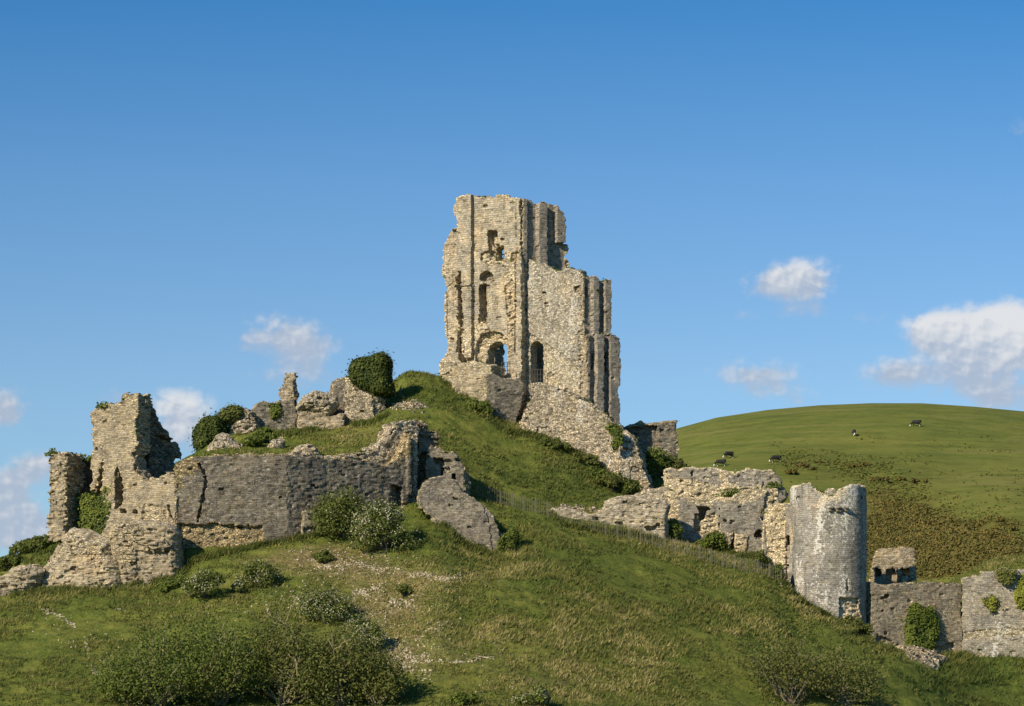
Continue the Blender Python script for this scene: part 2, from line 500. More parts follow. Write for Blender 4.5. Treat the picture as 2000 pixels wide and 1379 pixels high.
M['leaf_shrub'] = leafy('shrub leaves', (0.100, 0.140, 0.028), (0.160, 0.195, 0.042), (0.26, 0.275, 0.070))
M['leaf_haw'] = leafy('hawthorn leaves', (0.088, 0.116, 0.026), (0.145, 0.170, 0.040), (0.24, 0.245, 0.070))
M['leaf_ivy'] = leafy('ivy leaves', (0.030, 0.050, 0.010), (0.060, 0.078, 0.014), (0.11, 0.12, 0.025), 0.12, 0.6)
M['leaf_ivy_light'] = leafy('young creeper leaves', (0.07, 0.10, 0.018), (0.12, 0.15, 0.025), (0.20, 0.22, 0.05), 0.2)
M['leaf_creeper_yellow'] = leafy('yellow creeper leaves', (0.13, 0.15, 0.02), (0.20, 0.21, 0.03), (0.32, 0.32, 0.06), 0.2)
M['leaf_thin'] = leafy('dull thin leaves', (0.105, 0.124, 0.030), (0.165, 0.178, 0.046), (0.27, 0.250, 0.085))
M['leaf_gorse'] = leafy('gorse', (0.092, 0.084, 0.022), (0.135, 0.112, 0.030), (0.24, 0.155, 0.040), 0.05)
M['leaf_rough'] = leafy('rough hill grass', (0.110, 0.128, 0.028), (0.150, 0.155, 0.038), (0.215, 0.190, 0.060), 0.35)
M['blossom'] = leafy('may blossom', (0.36, 0.34, 0.22), (0.50, 0.47, 0.34), (0.64, 0.61, 0.48), 0.2)
M['grass_tuft'] = leafy('grass tufts', (0.092, 0.122, 0.028), (0.190, 0.190, 0.050), (0.42, 0.345, 0.145), 0.3)
m, N = surface('bark')
co = N.n('ShaderNodeTexCoord').outputs['Object']
finish(N, N.mix(N.noise(co, 6, 3), (0.07, 0.055, 0.035), (0.22, 0.185, 0.13)), 0.9)
M['bark'] = m
m, N = surface('bare pale twigs')
co = N.n('ShaderNodeTexCoord').outputs['Object']
finish(N, N.mix(N.noise(co, 4, 3), (0.17, 0.145, 0.075), (0.34, 0.29, 0.18)), 0.9)
M['twig'] = m
m, N = surface('fence wood')
co = N.n('ShaderNodeTexCoord').outputs['Object']
finish(N, N.mix(N.noise(co, 3, 3), (0.10, 0.095, 0.075), (0.19, 0.175, 0.135)), 0.85)
M['fence'] = m
m, N = surface('dark iron')
co = N.n('ShaderNodeTexCoord').outputs['Object']
finish(N, N.mix(N.noise(co, 5, 3), (0.05, 0.045, 0.04), (0.10, 0.085, 0.07)), 0.6)
M['iron'] = m
m, N = surface('chalk')
co = N.n('ShaderNodeTexCoord').outputs['Object']
finish(N, N.mix(N.noise(co, 3.0, 3), (0.32, 0.26, 0.18), (0.56, 0.48, 0.37)), 0.9)
M['chalk'] = m
m, N = surface('cow hide')
co = N.n('ShaderNodeTexCoord').outputs['Object']
cz = N.n('ShaderNodeSeparateXYZ', ins={0: co}).outputs[2]
pm = N.ramp(N.math('ADD', N.noise(co, 1.1, 2, 0.5), N.math('MULTIPLY', cz, -0.20)), 0.47, 0.50)
finish(N, N.mix(pm, (0.018, 0.017, 0.017), (0.72, 0.68, 0.60)), 0.7)
M['cow'] = m
# ------------------------------------------------------------------ the castle hill: (distance: picture row) profiles along bearings
NEAR = [(20, 1980), (60, 1697), (100, 1600), (140, 1508)]
PROF = {
    -2600: [(180, 1490), (225, 1440), (262, 1470), (300, 1560)],
    -900: [(170, 1460), (205, 1360), (225, 1290), (240, 1340), (262, 1430), (300, 1570)],
    -200: [(170, 1420), (195, 1290), (214, 1205), (226, 1185), (240, 1220), (262, 1350), (300, 1560)],
    0: [(165, 1430), (180, 1379), (205, 1232), (216, 1162), (222, 1130), (227, 1106), (233, 1125), (240, 1170), (262, 1300), (300, 1540)],
    60: [(165, 1430), (180, 1379), (205, 1226), (216.5, 1158), (222, 1110), (228, 1062), (234, 1085), (240, 1130), (262, 1260), (300, 1520)],
    100: [(165, 1430), (180, 1379), (205, 1220), (217, 1152), (222, 1105), (228, 1040), (233, 1040), (240, 1080), (262, 1200), (300, 1500)],
    200: [(180, 1379), (205, 1215), (217, 1148), (222, 1100), (227, 1045), (234, 1005), (245, 1010), (262, 1100), (300, 1440)],
    300: [(180, 1379), (205, 1208), (216.5, 1143), (222, 1085), (228, 1010), (235, 935), (245, 925), (262, 1000), (300, 1360)],
    370: [(182, 1379), (205, 1197), (217, 1108), (220, 1080), (225, 1000), (231, 930), (238, 896), (246, 888), (262, 960), (300, 1300)],
    450: [(182, 1379), (206, 1180), (219, 1078), (222, 1062), (227, 970), (233, 900), (240, 880), (248, 852), (258, 858), (270, 900), (300, 1240)],
    560: [(183, 1379), (208, 1162), (220.5, 1054), (223, 1042), (229, 950), (235, 895), (241, 878), (250, 838), (257, 838), (268, 870), (300, 1180)],
    640: [(183, 1379), (210, 1142), (222.5, 1036), (225, 1020), (230, 940), (235, 892), (242, 868), (250, 832), (257, 822), (266, 845), (300, 1130)],
    720: [(183, 1379), (210, 1130), (225, 1018), (228, 1000), (232, 930), (236, 890), (243, 862), (250, 822), (256, 796), (262, 788), (275, 850), (300, 1080)],
    770: [(183, 1379), (210, 1122), (227, 1002), (231, 960), (234, 915), (237, 880), (244, 836), (252, 790), (258, 756), (263, 742), (275, 795), (300, 1030)],
    800: [(183, 1379), (210, 1117), (227, 998), (232, 955), (237, 885), (244, 830), (252, 772), (258, 736), (262, 719), (268, 726), (285, 780), (300, 1000)],
    860: [(183, 1379), (208, 1120), (216, 1068), (222, 1016), (226, 1004), (229, 998), (233, 965), (239, 900), (246, 832), (253, 768), (258, 740), (264, 738), (275, 760), (300, 980)],
    920: [(183, 1379), (208, 1138), (217, 1090), (222.5, 1066), (227, 1025), (232, 970), (237, 942), (246, 858), (252, 795), (257, 775), (264, 750), (280, 780), (300, 960)],
    978: [(183, 1379), (206, 1150), (217, 1106), (222.5, 1090), (226, 1052), (231, 1006), (234, 990), (238, 973), (246, 886), (252, 825), (257, 803), (262, 776), (280, 780), (300, 955)],
    1000: [(183, 1379), (208, 1144), (222, 1064), (231, 1006), (234, 994), (238, 976), (245, 905), (251.5, 842), (256, 820), (262, 780), (280, 780), (300, 950)],
    1080: [(184, 1379), (208, 1157), (222, 1067), (231, 1022), (235, 1008), (239, 985), (245, 925), (251, 866), (256, 840), (264, 790), (280, 800), (300, 980)],
    1160: [(186, 1379), (208, 1177), (222, 1087), (231, 1043), (236, 1022), (240, 998), (246, 948), (250.5, 905), (256, 880), (264, 830), (280, 840), (300, 1000)],
    1230: [(188, 1379), (210, 1187), (222, 1105), (231, 1058), (237, 1030), (241, 990), (246, 970), (250, 960), (256, 930), (264, 890), (280, 875), (300, 1010)],
    1300: [(190, 1379), (210, 1202), (222, 1126), (231, 1073), (237, 1055), (242, 1015), (248, 972), (256, 935), (264, 896), (275, 880), (290, 950), (310, 1150)],
    1400: [(193, 1379), (212, 1217), (223, 1147), (230, 1101), (236, 1082), (240, 1068), (244, 1030), (250, 980), (258, 955), (266, 940), (280, 1000), (310, 1200)],
    1500: [(197, 1379), (214, 1237), (223, 1162), (229, 1124), (234, 1107), (239, 1095), (245, 1050), (252, 1010), (262, 1005), (280, 1080), (310, 1250)],
    1560: [(200, 1379), (216, 1252), (224, 1187), (228, 1168), (233, 1152), (240, 1130), (250, 1080), (262, 1080), (280, 1150), (310, 1300)],
    1640: [(203, 1379), (216, 1277), (222, 1230), (226, 1216), (231, 1212), (240, 1185), (250, 1160), (265, 1155), (310, 1350)],
    1700: [(207, 1379), (217, 1302), (222, 1266), (226, 1250), (230, 1258), (236, 1255), (242, 1225), (252, 1195), (270, 1200), (310, 1400)],
    1760: [(212, 1379), (218, 1322), (222, 1285), (226, 1289), (229, 1286), (232, 1275), (238, 1262), (243, 1235), (252, 1180), (270, 1200), (310, 1400)],
    1800: [(213, 1379), (219, 1330), (222.5, 1305), (226, 1307), (230, 1298), (234, 1279), (238, 1262), (243, 1230), (250, 1180), (270, 1190), (310, 1400)],
    1880: [(180, 1480), (214, 1440), (219, 1398), (222, 1377), (226.5, 1350), (231, 1312), (234.8, 1276), (240, 1230), (250, 1140), (265, 1120), (280, 1180), (310, 1400)],
    1940: [(180, 1482), (214, 1460), (222, 1420), (227, 1368), (231, 1322), (234.9, 1273), (240, 1210), (252, 1102), (265, 1092), (285, 1180), (310, 1400)],
    2000: [(180, 1485), (214, 1475), (222, 1440), (227, 1380), (231, 1326), (234.5, 1270), (240, 1205), (252, 1094), (265, 1086), (285, 1180), (310, 1400)],
    2200: [(180, 1490), (214, 1480), (228, 1420), (240, 1300), (252, 1130), (265, 1120), (285, 1220), (310, 1420)],
    2800: [(200, 1490), (240, 1430), (262, 1390), (290, 1460), (330, 1560)],
    4200: [(200, 1500), (240, 1480), (262, 1470), (290, 1500), (330, 1580)],
}
GPX = np.arange(-2600, 4201, 20.0)
GY = np.arange(20, 381, 1.0)
cols = sorted(PROF)
tab = []
for c in cols:
    k = NEAR + PROF[c]
    zz = [((HOR - p) / FOC * Y) for Y, p in k] + [-11.0]
    yy = [Y for Y, p in k] + [378]
    tab.append(np.interp(GY, yy, zz))
tab = np.array(tab)
GZ = np.array([np.interp(GPX, cols, tab[:, j]) for j in range(len(GY))]).T          # (px, Y)


def blur(A, ax, k):
    w = np.array(k, float); w /= w.sum(); r = len(w) // 2
    P = np.pad(A, [(r, r) if a == ax else (0, 0) for a in range(2)], mode='edge')
    out = 0
    for i, wi in enumerate(w):
        sl = [slice(None)] * 2; sl[ax] = slice(i, i + A.shape[ax])
        out = out + wi * P[tuple(sl)]
    return out


GZ = blur(blur(GZ, 0, [1, 2, 1]), 1, [1, 2, 3, 2, 1])


def base_z(px, Y):
    px = np.clip(np.asarray(px, float), GPX[0], GPX[-1] - .01); Y = np.clip(np.asarray(Y, float), GY[0], GY[-1] - .01)
    a = (px - GPX[0]) / 20.0; b = (Y - GY[0]) / 1.0
    i = np.floor(a).astype(int); j = np.floor(b).astype(int)
    fa = a - i; fb = b - j
    return (GZ[i, j] * (1 - fa) + GZ[i + 1, j] * fa) * (1 - fb) + (GZ[i, j + 1] * (1 - fa) + GZ[i + 1, j + 1] * fa) * fb


def land_z(px, Y):
    px = np.asarray(px, float); Y = np.asarray(Y, float)
    x = (px - 1000) / FOC * Y
    z = base_z(px, Y)
    z = z + 0.28 * fbm2(x / 5.5, Y / 5.5, 11, 2) + 0.13 * fbm2(x / 1.4, Y / 1.4, 23, 2)
    # sheep terracettes: narrow steps along the steep slopes
    t = z / 0.9 + 0.7 * vnoise2(x / 7, Y / 7, 5)
    z = z + 0.10 * np.sin(2 * np.pi * t) * np.clip(vnoise2(x / 14, Y / 14, 8) * 1.5 + 0.3, 0, 1)
    return z


def row_of(px, Y):
    return HOR - land_z(px, Y) / Y * FOC


def hit(px, py, lo=160, hi=275):
    """distance at which the line of sight (px, py) meets the hill"""
    Y = np.arange(lo, hi, 0.25)
    r = row_of(np.full(Y.shape, float(px)), Y)
    k = np.nonzero(r <= py)[0]
    return float(Y[k[0]]) if len(k) else float(Y[np.argmin(r)])


def at(px, Y, dz=0.0):
    return np.array([(px - 1000) / FOC * Y, Y, float(land_z(px, Y)) + dz])


# patches of ground cover, centred where they lie: (px, py, rx, ry, strength)
DRY = [(680, 1110, 150, 40, .55), (760, 1190, 120, 50, .8), (640, 1080, 120, 25, .5), (850, 1130, 130, 26, .5), (730, 1290, 110, 40, .8), (930, 1260, 170, 50, .45),
       (520, 1100, 130, 25, .35), (150, 1230, 90, 30, .25), (470, 1190, 160, 22, .3), (1030, 1340, 200, 40, .4), (1250, 1300, 190, 50, .28), (980, 1120, 60, 22, .5), (980, 1200, 60, 30, .15),
       (1100, 1000, 90, 15, .5), (1330, 1060, 90, 16, .3), (640, 830, 120, 30, .4), (720, 850, 60, 30, .3), (900, 880, 70, 40, .25), (800, 800, 50, 20, .4)]
LUSH = [(850, 780, 80, 50, .6), (1010, 940, 120, 70, .35), (1120, 940, 100, 40, .5), (850, 1050, 60, 40, .7), (1090, 1110, 140, 50, .55), (400, 1140, 150, 30, .4),
        (900, 1200, 100, 30, .3), (1920, 1320, 130, 60, 1.2), (1780, 1330, 90, 25, .7), (1350, 1180, 150, 40, .3), (760, 1060, 60, 20, .6), (110, 1060, 90, 60, .9)]
CHALK = [(690, 1105, 110, 18, .5), (740, 1170, 90, 30, .7), (770, 1265, 60, 36, .8), (560, 1170, 60, 20, .3), (800, 1120, 60, 10, .6), (860, 1123, 60, 8, .6), (120, 1200, 40, 16, .4),
         (1100, 990, 30, 8, .5), (1120, 995, 60, 6, .4)]


def patch(px, py, L):
    s = 0
    for (cx, cy, rx, ry, w) in L:
        s = s + w * np.exp(-((px - cx) / rx) ** 2 - ((py - cy) / ry) ** 2)
    return s


yl = np.concatenate([np.arange(20, 140, 3.0), np.arange(140, 175, 0.6), np.arange(175, 266, 0.20), np.arange(266, 300, 1.0), np.arange(300, 381, 4.0)])
pl = np.concatenate([np.arange(-2600, -80, 60.0), np.arange(-80, 2080, 4.0), np.arange(2080, 4201, 60.0)])
PP, YY = np.meshgrid(pl, yl, indexing='ij')
ZZ = land_z(PP, YY)
XX = (PP - 1000) / FOC * YY
RR = HOR - ZZ / YY * FOC
ZZ = ZZ + 0.055 * vnoise2(XX / 0.42, YY / 0.42, 31) + 0.035 * vnoise2(XX / 0.2, YY / 0.2, 37)
n1, n2 = PP.shape
ii = np.arange(n1 - 1)[:, None] * n2 + np.arange(n2 - 1)[None, :]
FF = np.stack([ii, ii + n2, ii + n2 + 1, ii + 1], -1).reshape(-1, 4)
dry = np.clip(patch(PP, RR, DRY), 0, 1.2); lush = np.clip(patch(PP, RR, LUSH), 0, 1.2); chk = np.clip(patch(PP, RR, CHALK), 0, 1)

m, N = surface('hill turf')
co = N.n('ShaderNodeTexCoord').outputs['Object']
nb = N.noise(co, 0.16, 4, 0.6)
nm = N.noise(co, 0.8, 5, 0.65)
nf = N.noise(N.mapping(co, (1.0, 1.0, 0.6)), 4.2, 5, 0.75)
ns = N.noise(N.mapping(co, (3.6, 0.8, 1.4), rot=(0, 0, 0.5)), 1.0, 4, 0.7)
g = N.mix(N.ramp(nb, 0.36, 0.64), (0.126, 0.153, 0.030), (0.192, 0.197, 0.043))
g = N.mix(N.ramp(nm, 0.42, 0.68), g, (0.092, 0.118, 0.024))
g = N.mix(N.math('MULTIPLY', attr(N, 'lush'), N.ramp(nm, 0.3, 0.7, 0.45, 0.95)), g, (0.060, 0.092, 0.020))
dd = N.ramp(N.math('ADD', attr(N, 'dry'), N.math('MULTIPLY', N.math('SUBTRACT', nm, 0.5), 1.3)), 0.25, 0.95)
g = N.mix(dd, g, N.mix(N.ramp(nf, 0.4, 0.6), (0.160, 0.125, 0.055), (0.27, 0.215, 0.095)))
g = N.mix(N.ramp(ns, 0.56, 0.74, 0, 0.55), g, (0.27, 0.225, 0.075))
fv = N.ramp(nf, 0.3, 0.72, 0.62, 1.35, smooth=False)
g = N.mix(1.0, g, N.n('ShaderNodeCombineColor', ins={0: fv, 1: fv, 2: fv}).outputs[0], 'MULTIPLY')
ck = N.noise(co, 2.4, 5, 0.75)
cm = N.ramp(N.math('ADD', N.math('MULTIPLY', attr(N, 'chalk'), 0.30), ck), 0.74, 0.82, 0, 0.7)
g = N.mix(cm, g, (0.33, 0.265, 0.175))
finish(N, g, 0.95, N.math('ADD', nf, N.math('MULTIPLY', nm, 0.7)), 0.28, 0.9, 0.05)
M['turf'] = m
tag(new_mesh('castle_hill', np.stack([XX, YY, ZZ], -1).reshape(-1, 3), FF, m, {'dry': dry.ravel(), 'lush': lush.ravel(), 'chalk': chk.ravel()}, smooth=True), kind='structure')

# ------------------------------------------------------------------ the down behind, and the plain to the horizon
HC = {-14000: 1478, -4000: 1475, 0: 1460, 400: 1330, 800: 1080, 1000: 970, 1150: 898, 1250: 860, 1325: 836, 1400: 815.5, 1500: 800.5, 1600: 791.5, 1700: 787.5, 1800: 787.5, 1900: 794, 2000: 803.5, 2200: 835, 2500: 900, 3000: 1050, 3800: 1300, 5500: 1470, 14000: 1478}
hk = sorted(HC)
CREST = 640.0


def down_z(px, Y):
    px = np.asarray(px, float); Y = np.asarray(Y, float)
    cr = np.interp(px, hk, [HC[k] for k in hk])
    zc = (HOR - cr) / FOC * CREST + 14.0
    t = np.clip((Y - 335) / (CREST - 335), 0, 1)
    up = np.sin(t * np.pi / 2) ** 1.08
    s = np.clip((Y - CREST) / 500, 0, 1)
    fall = 1 - s * s * (3 - 2 * s)
    z = -14.0 + (np.minimum(Y, CREST) / CREST * (zc - 14.0) * up + 14.0 * t) * np.where(Y > CREST, fall, 1.0)
    x = (px - 1000) / FOC * Y
    amp = np.clip(zc / 60, 0, 1)
    # a combe on the right flank with a crease above it
    spur = 7.0 * np.exp(-((px - 1990) / 170) ** 2 - ((Y - 492) / 34) ** 2) - 3.0 * np.exp(-((px - 1750) / 200) ** 2 - ((Y - 500) / 26) ** 2)
    near = np.clip((CREST - 30 - Y) / 60, 0, 1)
    return z + amp * (spur + (1.2 * fbm2(x / 45, Y / 45, 61, 2) + 0.25 * fbm2(x / 9, Y / 9, 62, 2)) * near)


hp = np.concatenate([np.arange(-14000, -400, 400.0), np.arange(-400, 1000, 40.0), np.arange(1000, 2300, 6.0), np.arange(2300, 3600, 60.0), np.arange(3600, 14001, 400.0)])
hy = np.concatenate([np.arange(300, 400, 5.0), np.arange(400, 660, 1.2), np.arange(660, 1200, 6.0), np.arange(1200, 9000, 300.0)])
PP, YY = np.meshgrid(hp, hy, indexing='ij')
HZ = down_z(PP, YY); XX = (PP - 1000) / FOC * YY
RR = HOR - HZ / YY * FOC
n1, n2 = PP.shape
ii = np.arange(n1 - 1)[:, None] * n2 + np.arange(n2 - 1)[None, :]
FF = np.stack([ii, ii + n2, ii + n2 + 1, ii + 1], -1).reshape(-1, 4)
GORSE = [(1760, 1000, 90, 42, 1.0), (1800, 1060, 130, 46, 1.1), (1900, 1060, 120, 32, .9), (1740, 1090, 110, 40, .9), (1990, 1070, 90, 24, .8), (1870, 1105, 110, 30, .9), (1720, 960, 40, 18, .5)]
ROUGH = [(1650, 915, 130, 28, .8), (1780, 925, 120, 26, .6), (1860, 990, 110, 36, .5), (1560, 900, 70, 18, .5), (1970, 1030, 90, 34, .7), (1720, 950, 90, 30, .5)]
gor = np.clip(patch(PP, RR, GORSE), 0, 1.2); rgh = np.clip(patch(PP, RR, ROUGH), 0, 1.2)
m, N = surface('down pasture')
co = N.n('ShaderNodeTexCoord').outputs['Object']
nb = N.noise(N.mapping(co, (0.018, 0.03, 0.03)), 1.0, 4, 0.6)
nm = N.noise(N.mapping(co, (0.10, 0.25, 0.3)), 1.0, 5, 0.65)
nf = N.noise(N.mapping(co, (0.5, 0.9, 0.9)), 1.0, 5, 0.75)
g = N.mix(N.ramp(nb, 0.35, 0.65), (0.128, 0.146, 0.031), (0.162, 0.164, 0.038))
g = N.mix(N.ramp(nm, 0.42, 0.66, 0, 0.75), g, (0.085, 0.108, 0.024))
trk = N.noise(N.mapping(co, (0.012, 0.05, 0.55)), 1.0, 5, 0.7)
g = N.mix(N.ramp(trk, 0.52, 0.68, 0, 0.55), g, (0.195, 0.175, 0.060))
g = N.mix(N.ramp(trk, 0.46, 0.34, 0, 0.5), g, (0.080, 0.100, 0.024))
g = N.mix(N.math('MULTIPLY', attr(N, 'rough'), N.ramp(nf, 0.40, 0.62)), g, (0.072, 0.082, 0.020))
gm = N.ramp(N.math('ADD', attr(N, 'gorse'), N.math('MULTIPLY', N.math('SUBTRACT', nm, 0.5), 2.4)), 0.25, 0.95)
g = N.mix(gm, g, N.mix(N.ramp(nf, 0.38, 0.62), (0.080, 0.074, 0.020), (0.135, 0.108, 0.032)))
fv = N.ramp(nf, 0.3, 0.72, 0.80, 1.18, smooth=False)
g = N.mix(1.0, g, N.n('ShaderNodeCombineColor', ins={0: fv, 1: fv, 2: fv}).outputs[0], 'MULTIPLY')
finish(N, g, 0.95, nf, 0.5, 0.5, 0.05)
tag(new_mesh('down_hill', np.stack([XX, YY, HZ], -1).reshape(-1, 3), FF, m, {'gorse': gor.ravel(), 'rough': rgh.ravel()}, smooth=True), kind='structure')
gv, gf = boxes([(-16000, -3000, -40, 16000, 12000, -13.2)])
tag(new_mesh('ground', gv, gf, m, {'gorse': np.zeros(8), 'rough': np.zeros(8)}), kind='structure')


def hit_down(px, py):
    Y = np.arange(400, 660, 0.5)
    r = HOR - down_z(np.full(Y.shape, float(px)), Y) / Y * FOC
    k = np.nonzero(r <= py)[0]
    return float(Y[k[0]]) if len(k) else 600.0


# ------------------------------------------------------------------ masonry solids
WALLS = []


def wall(name, px0, Y0, ang, outline, thick, mat, parent=None, cell=0.10, rough=0.05, jag=0.22, course=(0.42, 0.21),
         holes=(), relief=(), batter=0.0, core=(), puff=0.0, drum=None, seed=1, corew=0.45, smooth=False, base=0.0, backlean=0.0, butt=(), pits=0.012):
    """a solid of masonry.  The front face stands on a plan line through bearing px0 at distance Y0, heading `ang`
    degrees (positive recedes to the right).  outline / holes / relief polygons are where their corners lie on that face.
    relief: (polygon, depth [, roughness [, core]]); drum = (px of axis, radius); puff rounds the solid off like a boulder."""
    a = math.radians(ang)
    d = np.array([math.cos(a), math.sin(a)]); b = np.array([-math.sin(a), math.cos(a)])
    p0 = np.array([(px0 - 1000) / FOC * Y0, Y0])

    def onface(pts):
        o = []
        for px, py in pts:
            r = np.array([(px - 1000) / FOC, 1.0])
            t = (p0 @ b) / (r @ b)
            o.append(((t * r - p0) @ d, t * (HOR - py) / FOC))
        return np.array(o)

    P = onface(outline)
    z0 = P[:, 1].min(); P[:, 1] -= z0
    def loc(pts):
        q = onface(pts); q[:, 1] -= z0
        return q
    h = cell
    u = np.arange(P[:, 0].min() - 4 * h - jag, P[:, 0].max() + 4 * h + jag, h)
    z = np.arange(-3 * h, P[:, 1].max() + 4 * h + jag, h)
    U, Z = np.meshgrid(u, z, indexing='ij')
    d2 = poly_sd(U, Z, P)
    BT0 = np.zeros(U.shape)
    for bp in butt:
        BT0 = np.maximum(BT0, poly_sd(U, Z, loc(bp)) < 0)
    d2 = d2 + 0.10 * vnoise2(U / 0.9, Z / 0.9, seed + 3) * (1 - BT0)
    # coursed stones of uneven size
    wu = U + 0.12 * vnoise2(U / 0.7, Z / 0.7, seed + 5); wz = Z + 0.09 * vnoise2(U / 1.3, Z / 0.8, seed + 6)
    iz = np.floor(wz / course[1]).astype(np.int64)
    iu = np.floor((wu + course[0] * lat(iz, 0 * iz, 0, seed + 8)) / course[0]).astype(np.int64)
    st = lat(iu, iz, 0, seed)
    st = np.where(lat(iu, iz, 7, seed) > 0.82, st - 1.2, st)
    R = np.full(U.shape, rough); F = np.zeros(U.shape); C = np.zeros(U.shape)
    zb = P[:, 1].max() if base == 0 else base
    F += batter * (Z - zb * 0.0)
    for rl in relief:
        sd = poly_sd(U, Z, loc(rl[0])) + (0.03 + 0.6 * min(rough, 0.1)) * st + 0.04 * vnoise2(U / 0.5, Z / 0.5, seed + 21)
        ins = sd < 0
        F = np.where(ins, F + rl[1], F)
        if len(rl) > 2: R = np.where(ins, rl[2], R)
        if len(rl) > 3: C = np.where(ins, rl[3], C)
    for cp in core:
        sd = poly_sd(U, Z, loc(cp)) + 0.35 * vnoise2(U / 1.1, Z / 0.7, seed + 25) + 0.2 * st
        C = np.maximum(C, np.clip(0.5 - sd / 0.5, 0, 1))
    F0 = F.copy()
    F = F + np.where((lat(iu, iz, 13, seed) > 1 - 2 * pits) & (d2 < -0.4), 0.10 + 0.16 * (lat(iu, iz, 14, seed) + 1), 0.0)
    BT = BT0
    F = F - R * 0.8 * (0.7 * st + 0.5 * fbm2(U / 0.35, Z / 0.25, seed + 9, 2)) - 0.06 * fbm2(U / 2.2, Z / 2.2, seed + 10, 2)
    B = np.full(U.shape, thick) + backlean * Z
    if puff > 0:
        q = np.clip(-d2 / puff, 0, 1)
        s = thick * 0.5 * (1 - np.sqrt(np.clip(1 - (1 - q) ** 2, 0, 1)))
        F = F + s; B = B - s
    if drum is not None:
        uc = loc([(drum[0], outline[0][1])])[0, 0]; rad = drum[1]
        s = rad - np.sqrt(np.clip(rad ** 2 - (U - uc) ** 2, 0.0, None))
        F = F + s; B = B - s
    v = np.arange(min(F.min(), 0) - 3 * h, B.max() + 4 * h, h)
    V = v[None, :, None]
    # broken edges step from stone to stone
    iv = np.floor(V / 0.42).astype(np.int64)
    J = lat(iu[:, None, :], iv, iz[:, None, :], seed + 30) * jag
    J = (J + 0.6 * jag * vnoise3(U[:, None, :] / 0.8, V / 0.8, Z[:, None, :] / 0.8, seed + 31)) * (1 - BT[:, None, :])
    S = np.maximum(d2[:, None, :] + J * 0.7, np.maximum(F[:, None, :] - V, V - B[:, None, :] + 0.5 * J))
    for hp_ in holes:
        sd = poly_sd(U, Z, loc(hp_))
        S = np.maximum(S, -(sd[:, None, :] + 0.35 * J))
        C = np.maximum(C, np.clip(1 - sd / 0.35, 0, 1) * 0.6)
    if drum is not None and len(drum) > 2:
        rr = np.sqrt((U[:, None, :] - uc) ** 2 + (V - rad) ** 2)
        S = np.maximum(S, -np.maximum(rr - (rad - 1.5), (P[:, 1].max() - 6.0) - Z[:, None, :]))
    S = np.clip(S, -2 * h, 2 * h).astype(np.float32)
    S[0] = S[-1] = S[:, 0] = S[:, -1] = 1.0
    S[:, :, 0] = 1.0; S[:, :, -1] = 1.0
    vt, qd = surface_nets(S, (u[0], v[0], z[0]), h)
    # drop crumbs that came loose
    lab = np.arange(len(vt))
    while True:
        mn = lab[qd].min(1)
        new = lab.copy()
        np.minimum.at(new, qd.ravel(), np.repeat(mn, 4))
        new = new[new]
        if (new == lab).all():
            break
        lab = new
    cnt_ = np.bincount(lab, minlength=len(vt))
    big_ = cnt_[lab] > max(8, 0.04 * cnt_.max())
    qd = qd[big_[qd[:, 0]]]
    remap = np.cumsum(big_) - 1
    vt = vt[big_]; qd = remap[qd]
    iu_ = np.clip(((vt[:, 0] - u[0]) / h).astype(int), 0, len(u) - 1); iz_ = np.clip(((vt[:, 2] - z[0]) / h).astype(int), 0, len(z) - 1)
    dd_ = d2[iu_, iz_]
    cr = np.maximum(np.clip(1 + dd_ / corew, 0, 1) if corew > 0 else 0 * dd_, C[iu_, iz_])
    if drum is None and puff == 0:
        cr = np.where(vt[:, 1] - F0[iu_, iz_] > 0.30, np.maximum(cr, 0.75), cr)
    cr = cr * (1 - BT[iu_, iz_])
    # edges at the foot are buried, not broken
    cr = np.where(vt[:, 2] < 0.5, np.minimum(cr, C[iu_, iz_] + 0.2), cr)
    wp = np.array([p0[0], p0[1], z0])
    o = new_mesh(name, vt, qd, mat, {'core': cr}, smooth=smooth, loc=wp, rotz=a, parent=parent)
    WALLS.append((o, wp, a, mat))
    return o


def arch(x0, x1, y0, y1, n=8):
    """opening with a round head: left, right, crown row, sill row"""
    c = (x0 + x1) / 2; r = (x1 - x0) / 2
    pts = [(x1, y1), (x1, y0 + r)]
    for k in range(1, n):
        t = math.pi * k / n
        pts.append((c + r * math.cos(t), y0 + r - r * math.sin(t)))
    return pts + [(x0, y0 + r), (x0, y1)]


def rect(x0, y0, x1, y1):
    return [(x0, y0), (x1, y0), (x1, y1), (x0, y1)]


# ------------------------------------------------------------------ foliage
def leaves(name, pos, out, size, mat, parent=None, seed=0, loc=(0, 0, 0), outward=0.6, aspect=1.5, sv=0.4, kind=None, tint=None):
    """one small two-triangle leaf spray at each position"""
    rs = np.random.RandomState(seed)
    n = len(pos)
    nr = rs.normal(size=(n, 3)); nr /= np.linalg.norm(nr, axis=1)[:, None]
    nr = nr * (1 - outward) + out * outward
    nr /= np.linalg.norm(nr, axis=1)[:, None] + 1e-9
    t = rs.normal(size=(n, 3)); t -= (t * nr).sum(1)[:, None] * nr
    t /= np.linalg.norm(t, axis=1)[:, None] + 1e-9
    b = np.cross(nr, t)
    s = size * (1 + sv * rs.uniform(-1, 1, n))[:, None]
    V = np.stack([pos - t * s * aspect * .5, pos + b * s * .5 - nr * s * 0.15, pos + t * s * aspect * .5, pos - b * s * .5 - nr * s * 0.15], 1).reshape(-1, 3)
    F = np.arange(4 * n).reshape(-1, 4)
    if tint is None:
        tint = rs.beta(1.6, 2.2, n)
    o = new_mesh(name, V - np.asarray(loc), F, mat, {'tint': np.repeat(tint, 4)}, loc=loc, parent=parent)
    if kind: tag(o, kind=kind)
    return o


